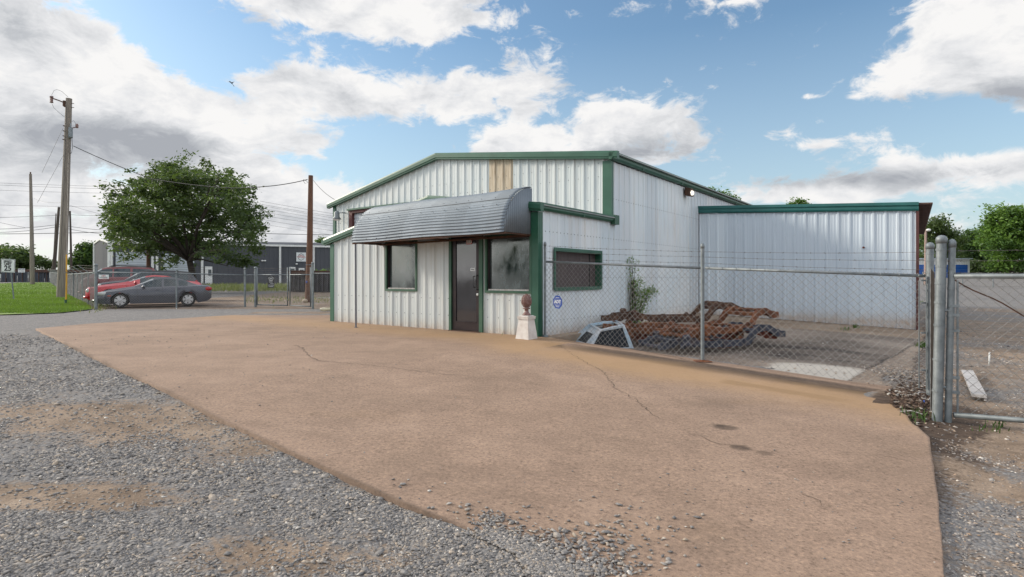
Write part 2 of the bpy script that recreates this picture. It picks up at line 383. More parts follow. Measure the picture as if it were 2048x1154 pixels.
def slab_mat(name, a, b, c, dark=(0.075, 0.052, 0.038)):
    m, t = nt(name); v = coords(t, world=True)
    base = ramp(t, noise(t, v, 0.75, 9, 0.62), [(0.36, a), (0.5, b), (0.64, c)])
    m2 = ramp(t, noise(t, v, 3.4, 9, 0.72), [(0.36, (0.90, 0.89, 0.89)), (0.62, (1.07, 1.06, 1.06))])
    base = mixc(t, 1.0, base, m2, 'MULTIPLY')
    sp = ramp(t, noise(t, v, 34, 5, 0.85), [(0.36, (0.42, 0.40, 0.40)), (0.46, (0.95, 0.95, 0.95)), (0.54, (1.02, 1.02, 1.02)), (0.64, (1.5, 1.46, 1.40))])
    base = mixc(t, 0.85, base, sp, 'MULTIPLY')
    sp2 = ramp(t, noise(t, v, 20, 5, 0.75), [(0.62, 0.0), (0.72, 1.0)])
    base = mixc(t, math_(t, 'MULTIPLY', sp2, 0.35), base, (0.24, 0.22, 0.215))
    n2 = noise(t, v, 11, 6, 0.7)
    s = math_(t, 'MULTIPLY', attr(t, 'stain'), math_(t, 'MULTIPLY_ADD', n2, 1.2, 0.35), clamp=True)
    col = mixc(t, s, base, dark)
    p = math_(t, 'ADD', attr(t, 'pale'), math_(t, 'MULTIPLY_ADD', n2, 0.6, -0.3))
    p = ramp(t, p, [(0.4, 0.0), (0.62, 1.0)])
    col = mixc(t, p, col, mixc(t, n2, (0.50, 0.47, 0.42), (0.36, 0.32, 0.28)))
    o = ramp(t, math_(t, 'MULTIPLY', attr(t, 'ochre'), math_(t, 'MULTIPLY_ADD', n2, 1.0, 0.4)), [(0.2, 0.0), (0.9, 1.0)])
    col = mixc(t, math_(t, 'MULTIPLY', o, 0.65), col, (0.40, 0.25, 0.125))
    finish(t, col, 0.9, 0.0, noise(t, v, 110, 5, 0.75), 0.35, 0.006, 0.3)
    return m
MT['slab'] = slab_mat('tan_concrete', (0.268, 0.187, 0.134), (0.298, 0.207, 0.149), (0.332, 0.233, 0.169))
MT['yard'] = slab_mat('stained_grey_concrete', (0.17, 0.135, 0.108), (0.23, 0.185, 0.15), (0.30, 0.25, 0.205), (0.045, 0.034, 0.028))
def stone_mat(name, stops):
    m, t = nt(name)
    r = N(t, 'ShaderNodeAttribute', attribute_name='tone').outputs['Fac']
    v = coords(t)
    col = ramp(t, r, stops)
    col = mixc(t, 1.0, col, ramp(t, noise(t, v, 70, 4), [(0.3, 0.8), (0.7, 1.15)]), 'MULTIPLY')
    finish(t, col, 0.85, 0, None, spec=0.3); return m
MT['stones'] = stone_mat('crushed_stone', [(0.0, (0.15, 0.142, 0.14)), (0.4, (0.24, 0.226, 0.215)), (0.75, (0.31, 0.285, 0.262)), (0.93, (0.38, 0.31, 0.24)), (1.0, (0.52, 0.49, 0.45))])
MT['stones_r'] = stone_mat('pale_crushed_stone', [(0.0, (0.12, 0.105, 0.10)), (0.4, (0.24, 0.22, 0.21)), (0.7, (0.36, 0.33, 0.30)), (0.88, (0.36, 0.25, 0.17)), (1.0, (0.62, 0.58, 0.53))])
MT['crack'] = M('crack_dirt', (0.07, 0.05, 0.036), (0.16, 0.11, 0.08), 8, 0.95)
# ================================================================== GROUND
def grid_lines(lo, hi, step, far, k):
    a = list(np.arange(lo, hi+1e-6, step)); s = step; x = hi
    r = []
    while x < far: s *= k; x += s; r.append(x)
    s = step; x = lo; l = []
    while x > -far: s *= k; x -= s; l.append(x)
    return np.array(l[::-1]+a+r)
gx = grid_lines(-13, 11, 0.11, 700, 1.09); gy = grid_lines(1.2, 24, 0.11, 700, 1.09)
GX, GY = np.meshgrid(gx, gy); fx = GX.ravel(); fy = GY.ravel()
gu, gv = (fx-C0[0])*DU[0]+(fy-C0[1])*DU[1], (fx-C0[0])*DV[0]+(fy-C0[1])*DV[1]
near = np.clip(1-(np.hypot(fx, fy)-15)/20, 0, 1)
gh = gz(fx, fy)-0.036+near*(0.03*(fbm(fx*1.3, fy*1.3, 3)-0.5)+0.035*(fbm(fx*6, fy*6, 9, 3)-0.5))
inside = ((gu > -0.6) & (gu < 5.6) & (gv > 0.1) & (gv < 9.9))
gh = np.where(inside, gh-0.55, gh)
# soil heap by the gate
hp = np.array(gp(1815, 800)[:2])
hd = np.hypot((fx-hp[0])/0.55, (fy-hp[1])/0.75)
gh += 0.07*np.exp(-hd**2)*(0.6+0.8*fbm(fx*9, fy*9, 5))
for q_ in range(8):
    e_ = gp(930+q_*30, 1056+q_*19); gh += 0.0; gh = np.maximum(gh, np.where(np.hypot(fx-e_.x, fy-e_.y) < .26, gz(fx, fy)-.006-.10*np.clip(np.hypot(fx-e_.x, fy-e_.y)-.12, 0, 1), -9))
def blob(px, py, rx, ry, w=1.0, rot=0.0):
    p = gp(px, py); q = gp(px+rx, py); r = gp(px, py+ry); r2 = gp(px, py-ry)
    ax = abs(q.x-p.x); ay = (abs(r.y-p.y)+abs(r2.y-p.y))/2
    dx = fx-p.x; dy = fy-p.y
    return w*np.exp(-((dx/ax)**2+(dy/ay)**2))
dirt = 0.28+0.45*(fbm(fx*.8, fy*1.3, 101)-.5)
for b in [(120, 985, 260, 32, .8), (330, 850, 330, 42, .38), (560, 1100, 260, 40, .35), (150, 815, 230, 20, .5), (480, 900, 120, 25, .25), (760, 960, 200, 22, .25),
          (50, 640, 200, 4, .4)]:
    dirt = dirt+blob(*b)
soil = 0*fx; green = 0*fx
# left yard behind the fence: brown dirt; strip beside the slab
lotL = (fy > 23.2+0.0*fx) & (fx > -18.6) & (fx < -2)
dirt = np.where(lotL, 0.62+0.25*(fbm(fx*.35, fy*.35, 21)-.5), dirt); soil = np.where(lotL & (fy < 33), 0.46+0.3*(fbm(fx*.5, fy*.5, 4)-.5), soil)
band = (fx < -3.5) & (fy > 14) & (fy < 24) & ~lotL
edge = np.exp(-((fy-(20.8+0.0*fx))/0.9)**2)*(fx > -9.5)
dirt = np.where(band, 0.16+0.5*edge, dirt)
green = np.where((fy > 50) & (fy < 68) & (fx < 0) & (fx > -37), 0.78, green)
# right lot
right = (gu > 6.1) & (fx > 3)
rn = fbm(fx*0.55, fy*0.22, 77)
dr = 0.56+0.7*(rn-0.5)-0.38*sst(24, 40, fy)
dirt = np.where(right, dr, dirt)
soil = np.where(right & (fy < 22), np.maximum(0.22, 0.56*np.exp(-((gu-6.6)/0.7)**2)), soil)
soil = soil+blob(1830, 830, 60, 40, .5)+blob(1900, 830, 110, 26, .35)+blob(1900, 1080, 36, 130, .4)+blob(2000, 822, 130, 10, .3)+blob(1925, 905, 30, 40, .3)
dirt = dirt+blob(2010, 880, 110, 28, .5)+blob(1975, 700, 60, 20, .3)+blob(1960, 950, 60, 60, .4)
gi = np.arange(len(fx)).reshape(GX.shape)
GF = np.stack([gi[:-1, :-1], gi[:-1, 1:], gi[1:, 1:], gi[1:, :-1]], -1).reshape(-1, 4)
o = np_obj('ground', np.stack([fx, fy, gh], 1), GF, MT['ground'], smooth=True, tone={'dirt': dirt, 'soil': soil, 'green': green})
props(o, kind='structure')
def ground_h(x, y):
    h = gzf(x, y)-0.05; return h

# ---- concrete apron
LB = [gp(1120, 1230), gp(1060, 1110), gp(985, 1080), gp(907, 1047), gp(818, 1010), gp(699, 958), gp(556.6, 891.6), gp(418.5, 827), gp(285, 760), gp(178, 709), gp(71, 657)]
BK = [gp(71, 657), gp(180, 647), gp(300, 640), gp(450, 631), gp(640, 620)]
RB = [gp(1900, 1230), gp(1890, 1154), gp(1876, 1000), gp(1860, 874), gp(1852, 868), gp(1822, 840), gp(1788, 808), gp(1776, 788), gp(1785, 773)]
lb = sorted([(p.y, p.x) for p in LB+BK[1:]]); 
rbp = [(p.y, p.x) for p in RB]
for u in (5.9, 4.5, 3.0, 1.5, 0.3): q = W(u, -0.07*u); rbp.append((q.y, q.x))
q = W(0, 0.0); rbp.append((q.y+0.02, q.x)); q = W(-1, 0.25); rbp.append((q.y, q.x)); q = W(-6.9, 0.25); rbp.append((q.y, q.x)); q = W(-6.9, 3.5); rbp.append((q.y, q.x))
rb = sorted(rbp)
Y0 = max(lb[0][0], rb[0][0])+0.01; Y1 = min(lb[-1][0], rb[-1][0])-0.01
rows = np.arange(Y0, Y1, 0.042); NC = 300
ly = np.array([a for a, b in lb]); lx = np.array([b for a, b in lb]); ry = np.array([a for a, b in rb]); rx_ = np.array([b for a, b in rb])
wob = 0.03*(fbm(rows*3, rows*0, 8)-0.5)+0.015*(fbm(rows*14, rows*0, 18)-0.5)
XL = np.interp(rows, ly, lx)+wob*0.8; XR = np.interp(rows, ry, rx_)+0.6*wob
chw = (rows > 5.7) & (rows < 7.7); XR = XR+chw*0.10*(fbm(rows*6, rows*0, 41)-0.5)
T = np.linspace(0, 1, NC)
SX = XL[:, None]*(1-T)+XR[:, None]*T; SY = np.repeat(rows[:, None], NC, 1)
sx = SX.ravel(); sy = SY.ravel(); sz = gz(sx, sy)+0.004*(fbm(sx*1.2, sy*1.2, 2)-.5)
su, sv = (sx-C0[0])*DU[0]+(sy-C0[1])*DU[1], (sx-C0[0])*DV[0]+(sy-C0[1])*DV[1]
stain = 0*sx
bn = fbm(su*0.9, sv*5, 55); bn2 = fbm(su*2.5, sv*2.5, 66)
dv = sv+0.07*su
edgeN = 0.18*(bn2-0.5)
stain += 1.05*sst(-1.15, -0.85, dv+edgeN)*(1-sst(-0.42, -0.25, dv+edgeN*.5))*sst(0.6, 1.8, su)*(1-0.3*bn)
stain += 0.55*np.exp(-((dv+0.12)/0.07)**2)*(su > 0)*bn2
stain += 0.8*sst(-1.75, -1.62, dv+edgeN)*(1-sst(-1.45, -1.38, dv+edgeN*.5))*sst(4.3, 4.5, su)*(1-sst(5.6, 6.2, su))
stain += 0.35*np.exp(-((su-5.3+0.2*sv)/0.5)**2)*np.exp(-((sv+1.3)/.25)**2)
def sp(px, py, rx, ry, w=1, pw=2):
    p = gp(px, py); q = gp(px+rx, py); r = gp(px, py+ry); r2 = gp(px, py-ry)
    d = ((sx-p.x)/(q.x-p.x))**2+((sy-p.y)/((r2.y-r.y)/2))**2
    n = 0.5*(fbm(sx*9, sy*9, 31)-0.5)
    return w*np.clip(1.35-(d+n)**pw, 0, 1)
for b in [(1452, 855, 24, 5, .72, 2), (1480, 895, 20, 6, .72, 2), (1528, 906, 15, 4, .5, 2), (1435, 850, 16, 3, .4, 1), (1105, 690, 22, 7, .55, 1)]: stain += sp(*b)
stain += 0.18*np.clip(fbm(sx*0.8, sy*2.4, 91)-0.56, 0, 1)*4
# dirt along the free edges
stain += 0.75*np.exp(-((sx-np.repeat(XL[:, None], NC, 1).ravel())/0.04)**2)*(sy < 11)*bn2*1.3
ochre = 1.0*np.exp(-((dv+1.45)/0.75)**2)*sst(-1, 2, su)+0.75*np.exp(-((sv+0.9)/1.0)**2)*(su < 1)+0.4*np.clip(fbm(sx*.5, sy*.9, 15)-.45, 0, 1)*2
pale = 0*sx
for b in [(1060, 1065, 14, 5, .45, 2), (1085, 1105, 28, 7, .45, 2), (1040, 1030, 12, 3, .4, 2)]: pale += sp(*b)
pale += 0.12*np.clip(fbm(sx*1.1, sy*1.1, 19)-0.5, 0, 1)
nr = len(rows); idx = np.arange(nr*NC).reshape(nr, NC)
FS = np.stack([idx[:-1, :-1], idx[:-1, 1:], idx[1:, 1:], idx[1:, :-1]], -1).reshape(-1, 4)
# skirt
ring = np.concatenate([idx[0, :], idx[1:, -1], idx[-1, -2::-1], idx[-2:0:-1, 0]])
V = np.stack([sx, sy, sz], 1); n0 = len(V); low = V[ring].copy(); low[:, 2] -= 0.45
V = np.concatenate([V, low]); m_ = len(ring); k = np.arange(m_); k2 = (k+1) % m_
SK = np.stack([ring[k], n0+k, n0+k2, ring[k2]], -1)
ex = lambda a, val: np.concatenate([a, np.full(m_, val)])
slab = np_obj('concrete_apron', V, np.concatenate([FS, SK]), MT['slab'], tone={'stain': ex(stain, .7), 'ochre': ex(ochre, 0), 'pale': ex(pale, 0)})
props(slab, kind='structure')
# cracks: thin dirt-filled ribbons in the apron
def ribbon(mb, pxs, w0, w1, seed, dz=0.004, jit=0.03):
    rr = random.Random(seed); pts = [gp(*p) for p in pxs]; fine = []
    for a, b in zip(pts[:-1], pts[1:]):
        n = max(2, int((b-a).length/0.07))
        for i in range(n):
            p = a.lerp(b, i/n); fine.append(Vector((p.x+rr.uniform(-jit, jit), p.y+rr.uniform(-jit, jit), 0)))
    fine.append(pts[-1]); prev = None
    for i, p in enumerate(fine):
        d = (fine[min(i+1, len(fine)-1)]-fine[max(i-1, 0)]).normalized(); s = Vector((-d.y, d.x, 0))
        w = (w0+(w1-w0)*i/len(fine))*rr.uniform(0.35, 1.5)
        if i == 0 or i == len(fine)-1: w *= .2
        z = gzf(p.x, p.y)+dz
        a = Vector((p.x+s.x*w, p.y+s.y*w, z)); b = Vector((p.x-s.x*w, p.y-s.y*w, z))
        if prev: mb.quad(prev[0], prev[1], b, a)
        prev = (a, b)
cr = MB()
ribbon(cr, [(1118, 690), (1165, 722), (1205, 742), (1219, 763), (1232, 778), (1257, 790), (1300, 822), (1318, 838)], .003, .0045, 1)
ribbon(cr, [(590, 690), (608, 698), (612, 708), (622, 716), (640, 722), (700, 727), (780, 735)], .009, .004, 2)
ribbon(cr, [(780, 735), (860, 746), (930, 752), (985, 760), (1120, 775)], .004, .002, 3)
ribbon(cr, [(1365, 860), (1420, 882), (1500, 900), (1600, 918)], .003, .002, 4)
ribbon(cr, [(1600, 990), (1640, 1005), (1665, 1025)], .003, .002, 5)
ribbon(cr, [(1095, 672), (1300, 705), (1500, 746), (1620, 768), (1755, 787)], .010, .016, 6, jit=.015)
ribbon(cr, [(1740, 905), (1800, 918), (1858, 930)], .003, .002, 7)
cr.build('crack', MT['crack'], slab)
# ---- back yard slab (u 0..6.4)
NU, NV = 170, 260
UU, VV = np.meshgrid(np.linspace(0.0, 1, NU), np.linspace(0, 1, NV))
vv = VV*10.04
ue = 6.45+0.16*(fbm(vv*1.3, vv*0, 12)-0.5)+0.12*(fbm(vv*6, vv*0, 13)-0.5)-0.35*np.exp(-((vv-0.9)/0.7)**2)
uu = UU*ue; vq = vv-0.07*uu*(1-VV)+0.012*(1-VV)
yx = C0[0]+DU[0]*uu+DV[0]*vq; yy = C0[1]+DU[1]*uu+DV[1]*vq
A_ = gz(yx, yy)
lowz = np.minimum(-0.235, A_-0.012); wallz = -0.038*uu-0.012
k_ = sst(4.5, 9.6, vv)
yz = lowz*(1-k_)+np.minimum(wallz, A_+0.05)*k_
n1 = fbm(uu*0.8, vv*1.7, 33); n2_ = fbm(uu*3, vv*3, 34)
ys = 0.85*np.exp(-((vv-3.6)/1.9)**2)*np.exp(-((uu-4.0)/2.3)**2)*(0.4+n1)+0.5*np.clip(n1-.45, 0, 1)*2.2
ys += 0.8*np.exp(-((uu-3)/2.4)**2)*np.exp(-((vv-1.6)/1.0)**2)*n2_
joint = uu-(5.82+0.10*(vv-1)+0.08*(fbm(vv*2.5, vv*0, 71)-.5))
ys = ys*(1-0.85*(sst(-0.02, 0.05, joint)))+0.9*np.exp(-(joint/0.025)**2)*(vv < 6.5)
pl = 0.78*(joint < 0)*np.exp(-((uu-5.2)/0.85)**4)*np.exp(-((vv-0.55)/(0.75+.35*(uu-4.6)))**4)+0.40*(joint > 0)*(vv < 7)
oc = 0.35*(joint > 0)+0.5*(vv > 7.5)+0*uu
yi = np.arange(NU*NV).reshape(NV, NU)
YF = np.stack([yi[:-1, :-1], yi[:-1, 1:], yi[1:, 1:], yi[1:, :-1]], -1).reshape(-1, 4)
YV = np.stack([yx.ravel(), yy.ravel(), yz.ravel()], 1)
ring = np.concatenate([yi[0, :], yi[1:, -1], yi[-1, -2::-1], yi[-2:0:-1, 0]]); n0 = len(YV); low = YV[ring].copy(); low[:, 2] -= .3
m_ = len(ring); k = np.arange(m_); k2 = (k+1) % m_
SK = np.stack([ring[k], n0+k, n0+k2, ring[k2]], -1)
o = np_obj('yard_slab', np.concatenate([YV, low]), np.concatenate([YF, SK]), MT['yard'], tone={'stain': np.concatenate([ys.ravel(), np.full(m_, .6)]), 'pale': np.concatenate([pl.ravel(), np.zeros(m_)]), 'ochre': np.concatenate([oc.ravel(), np.zeros(m_)])})
props(o, kind='structure')
mb = MB(); mb.ubox(0.0, 0.34, 0.02, 9.98, -0.5, -0.012)
props(mb.build('foundation_strip', MT['plaindirt']), kind='structure')
def yard_z(x, y):
    u, v = uv_of(x, y); A = gzf(x, y); k = float(sst(4.5, 9.6, v)); return min(-.235, A-.012)*(1-k)+min(-.038*u-.012, A+.05)*k

# ================================================================== STONES
def stones(name, P, S, mat, label=None, tone=None):
    n = len(P)
    base = np.array([[1, 0, 0], [0.35, .95, 0], [-.75, .66, 0], [-.85, -.5, 0], [0.1, -1, 0], [.75, -.6, 0], [0.1, 0.05, .75], [0, 0, -.5], [-.35, .3, .62], [.45, -.25, .6]], float)
    fc = [(0, 1, 9), (1, 6, 9), (1, 2, 8), (1, 8, 6), (2, 3, 8), (3, 4, 8), (8, 4, 6), (4, 5, 9), (4, 9, 6), (5, 0, 9), (1, 0, 7), (2, 1, 7), (3, 2, 7), (4, 3, 7), (5, 4, 7), (0, 5, 7)]
    B = base[None]*(1+RNG.uniform(-.28, .28, (n, 10, 3)))
    B = B*np.stack([S*RNG.uniform(.9, 1.5, n), S*RNG.uniform(.6, 1.0, n), S*RNG.uniform(.4, .8, n)], 1)[:, None, :]
    a = RNG.uniform(0, 2*np.pi, n); ti = RNG.uniform(-.5, .5, n)
    ct, st = np.cos(ti)[:, None], np.sin(ti)[:, None]
    x, y, z = B[..., 0], B[..., 1], B[..., 2]
    x, z = x*ct-z*st, x*st+z*ct
    ca, sa = np.cos(a)[:, None], np.sin(a)[:, None]
    V = np.stack([x*ca-y*sa, x*sa+y*ca, z], -1)+P[:, None, :]
    Fc = (np.array(fc)[None]+(np.arange(n)*10)[:, None, None]).reshape(-1, 3)
    t = RNG.random(n) if tone is None else tone
    o = np_obj(name, V.reshape(-1, 3), Fc, mat, tone={'tone': np.repeat(t, len(fc))})
    return props(o, kind='stuff')
def slab_x(y): return np.interp(y, rows, XL), np.interp(y, rows, XR)
def ground_z_interp(x, y):
    ix = np.clip(np.searchsorted(gx, x)-1, 0, len(gx)-2); iy = np.clip(np.searchsorted(gy, y)-1, 0, len(gy)-2)
    tx = (x-gx[ix])/(gx[ix+1]-gx[ix]); ty = (y-gy[iy])/(gy[iy+1]-gy[iy]); H = gh.reshape(GX.shape)
    return (H[iy, ix]*(1-tx)+H[iy, ix+1]*tx)*(1-ty)+(H[iy+1, ix]*(1-tx)+H[iy+1, ix+1]*tx)*ty
def attr_interp(A, x, y):
    ix = np.clip(np.searchsorted(gx, x)-1, 0, len(gx)-2); iy = np.clip(np.searchsorted(gy, y)-1, 0, len(gy)-2); return A.reshape(GX.shape)[iy, ix]
def scatter_zone(y0, y1, n, side, size, keepfn):
    y = RNG.uniform(y0, y1, n); x = RNG.uniform(-1.0, 1.0, n)*(0.98*y+0.3)
    xl = np.interp(y, ly, lx); xr = np.interp(y, ry, rx_)
    ok = (x < xl-0.01) if side == 'L' else (x > xr+0.01)
    x, y = x[ok], y[ok]
    d = attr_interp(dirt, x, y); q = fbm(x*1.3, y*1.3, 5)+0.35*fbm(x*5, y*5, 6)
    keep = keepfn(x, y, d, q)
    x, y = x[keep], y[keep]
    s = size*RNG.lognormal(0, .36, len(x))
    z = ground_z_interp(x, y)+s*0.05
    return np.stack([x, y, z], 1), s
PL, SL = [], []
kf = lambda x, y, d, q: RNG.random(len(x)) < np.clip(1.15-2.2*(d+1.2*(q-0.68)-0.05), 0.10, 1)
for (a, b, n, s) in [(1.9, 3.6, 120000, .0082), (3.6, 5.6, 125000, .0095), (5.6, 8.5, 95000, .012), (8.5, 13, 60000, .015)]:
    p, s_ = scatter_zone(a, b, n, 'L', s, kf); PL.append(p); SL.append(s_)
stones('gravel', np.concatenate(PL), np.concatenate(SL), MT['stones'])
PL, SL = [], []
kr = lambda x, y, d, q: RNG.random(len(x)) < np.clip(0.95-1.5*(d+1.1*(q-0.68)), 0.05, 1)
for (a, b, n, s) in [(2.4, 5.6, 90000, .0088), (5.6, 9.5, 80000, .012), (9.5, 17, 60000, .017)]:
    p, s_ = scatter_zone(a, b, n, 'R', s, kr)
    u_, v_ = (p[:, 0]-C0[0])*DU[0]+(p[:, 1]-C0[1])*DU[1], (p[:, 0]-C0[0])*DV[0]+(p[:, 1]-C0[1])*DV[1]
    ok = ~((u_ < 6.2) & (v_ > -0.5) & (v_ < 30)); p, s_ = p[ok], s_[ok]; PL.append(p); SL.append(s_)
stones('gravel', np.concatenate(PL), np.concatenate(SL), MT['stones_r'])
# pebbles kicked onto the apron
pp, ss = [], []
def peb(cx, cy, sx_, sy_, n, smin, smax, fn=None):
    for _ in range(n):
        px = random.gauss(cx, sx_); py = random.gauss(cy, sy_)
        if py < 640: continue
        p = gp(px, py); s = random.uniform(smin, smax)
        xl, xr = np.interp(p.y, ly, lx), np.interp(p.y, ry, rx_)
        if p.x < xl-(.07 if py > 1020 else 0) or p.x > xr: continue
        pp.append((p.x, p.y, p.z+s*.35)); ss.append(s)
for q in range(40): peb(985+q*5.5, 1068+q*3.4, 16, 7, 45, .007, .015)
peb(1050, 1100, 34, 16, 650, .007, .015); peb(1110, 1140, 60, 10, 600, .007, .015); peb(990, 1068, 24, 9, 260, .006, .014); peb(1000, 1055, 40, 18, 150, .006, .016); peb(1075, 1110, 60, 26, 420, .007, .018); peb(1180, 1100, 60, 32, 150, .008, .02); peb(1270, 1060, 70, 35, 90, .006, .018)
peb(1160, 1140, 80, 14, 200, .007, .018); peb(940, 1020, 30, 10, 16, .006, .018); peb(980, 1040, 16, 6, 60, .006, .014); peb(1400, 1000, 250, 70, 60, .004, .011); peb(700, 850, 200, 90, 50, .004, .009)
peb(520, 720, 150, 50, 60, .006, .013); peb(300, 680, 120, 12, 70, .008, .016); peb(800, 980, 60, 20, 14, .007, .014); peb(1700, 1050, 120, 60, 30, .004, .009); peb(500, 650, 140, 8, 60, .008, .016)
for (px, py, s) in [(805, 970, .022), (935, 1021, .024), (865, 1017, .018), (1115, 1073, .026), (1212, 1066, .026), (1225, 1094, .022), (1145, 943, .010), (1485, 943, .016)]:
    p = gp(px, py); pp.append((p.x, p.y, p.z+s*.3)); ss.append(s)
stones('gravel', np.array(pp), np.array(ss), MT['stones'])
# chunks on yard slab, by gate, and along edge
pp, ss = [], []
for _ in range(260):
    u, v = random.uniform(3.2, 6.3), abs(random.gauss(0, 3.0)); 
    if v > 9.5: continue
    p = W(u, v-0.07*u+.05); s = random.uniform(.008, .022); pp.append((p.x, p.y, yard_z(p.x, p.y)+s*.4)); ss.append(s)
for _ in range(500):
    u, v = random.gauss(6.2, .2), random.gauss(1.3, .28); p = W(u, v); s = random.uniform(.008, .018); pp.append((p.x, p.y, yard_z(p.x, p.y)+s*.4)); ss.append(s)
stones('gravel', np.array(pp), np.array(ss), MT['stones_r'])
# dark clods of soil heaped by the gate
pp, ss = [], []
for _ in range(1500):
    p = gp(random.gauss(1815, 28), random.gauss(800, 22))
    if p.x < np.interp(p.y, ry, rx_)-.03: continue
    s = random.uniform(.008, .03); pp.append((p.x, p.y, float(ground_z_interp(np.array([p.x]), np.array([p.y]))[0])+s*.4)); ss.append(s)
MT['clod'] = stone_mat('soil_clods', [(0.0, (0.035, 0.022, 0.016)), (0.55, (0.09, 0.055, 0.038)), (0.85, (0.16, 0.115, 0.085)), (0.95, (0.4, 0.37, 0.33)), (1.0, (.5, .47, .42))])
stones('rubble', np.array(pp), np.array(ss), MT['clod'])

# ================================================================== LAWN
lawn_px = [(0, 629), (60, 627), (120, 625), (183, 618), (170, 606), (150, 596), (128, 580), (108, 570), (100, 563.5), (55, 563.5), (30, 568), (0, 572)]
LP = [gp(*p) for p in lawn_px]
LP = LP[:8]+[PG(100, 80), PG(50, 80), PG(15, 76), PG(-160, 70), gp(-260, 630)]
import mathutils.geometry as mg
tri = mg.tessellate_polygon([LP])
mb = MB()
def subdiv(a, b, c, n):
    for i in range(n):
        for j in range(n-i):
            P = lambda i, j: a+(b-a)*(i/n)+(c-a)*(j/n)
            mb.add([P(i, j), P(i+1, j), P(i, j+1)], [(0, 1, 2)])
            if j < n-i-1: mb.add([P(i+1, j), P(i+1, j+1), P(i, j+1)], [(0, 1, 2)])
for t3 in tri:
    a, b, c = [Vector((LP[i].x, LP[i].y, 0)) for i in t3]; subdiv(a, b, c, 14)
mb.v = [(x, y, gzf(x, y)+0.0) for x, y, z in mb.v]
MT['lawn'] = M('lawn_soil', (0.12, 0.19, 0.022), (0.16, 0.24, 0.03), 1.5, 0.9)
props(mb.build('lawn', MT['lawn'], origin=(0, 0, 0)), kind='structure')
def blades(name, pts, h, w, mat, tone=None, lean=.5):
    P = np.array(pts); n = len(P); a = RNG.uniform(0, 2*np.pi, n); hh = h*RNG.uniform(.5, 1.3, n)
    dx = np.cos(a)*w; dy = np.sin(a)*w; ln = RNG.uniform(-lean, lean, (n, 2))*hh[:, None]
    v0 = P+np.stack([-dx, -dy, 0*a-.01], 1); v1 = P+np.stack([dx, dy, 0*a-.01], 1)
    v2 = P+np.stack([ln[:, 0]*.5, ln[:, 1]*.5, hh*.6], 1); v3 = P+np.stack([ln[:, 0], ln[:, 1], hh], 1)
    V = np.stack([v0, v1, v2+np.stack([dx, dy, 0*a], 1)*.7, v3], 1).reshape(-1, 3)
    Fc = np.arange(4*n).reshape(-1, 4)
    o = np_obj(name, V, Fc, mat, tone={'tone': RNG.random(n) if tone is None else tone}); return props(o, kind='stuff')
def in_poly(x, y, poly):
    c = False; j = len(poly)-1
    for i in range(len(poly)):
        if (poly[i].y > y) != (poly[j].y > y) and x < (poly[j].x-poly[i].x)*(y-poly[i].y)/(poly[j].y-poly[i].y)+poly[i].x: c = not c
        j = i
    return c
pts = []
while len(pts) < 42000:
    y = 20*math.exp(random.random()*1.5); x = random.uniform(-.96, -.7)*y
    if in_poly(x, y, LP) : pts.append((x, y, gzf(x, y)))
tn = [min(1, max(0, fbm(np.array([p[0]*.35]), np.array([p[1]*.35]), 5)[0]*1.5-.25+random.uniform(-.2, .2))) for p in pts]
blades('grass', pts, .09, .012, MT['grass'], np.array(tn))
# weeds in and round the lot
pts = []
for _ in range(9000):
    x, y = random.uniform(-36, -10), random.uniform(48, 66); pts.append((x, y, gzf(x, y)-.05))
blades('weeds', pts, .38, .03, MT['weeds']); pts = []
for _ in range(900):
    p = gp(random.gauss(180, 22), random.gauss(606, 6)); pts.append((p.x, p.y, p.z-.04))
for _ in range(500):
    p = gp(random.uniform(490, 660), random.gauss(598, 4)); pts.append((p.x, p.y, p.z-.04))
blades('weeds', pts, .14, .018, MT['weeds'])
pts = []
for (px, py, s, n) in [(1712, 656, 3, 120), (1845, 690, 6, 260), (1838, 604, 5, 160), (1030, 664, 10, 60), (1690, 660, 5, 40), (1838, 830, 14, 60), (1985, 850, 20, 30)]:
    for _ in range(n):
        p = gp(random.gauss(px, s), random.gauss(py, s*.35)); pts.append((p.x, p.y, (yard_z(p.x, p.y) if 1600 < px < 1720 else p.z-.03)))
blades('weeds', pts, .09, .006, MT['leaf_mid'])
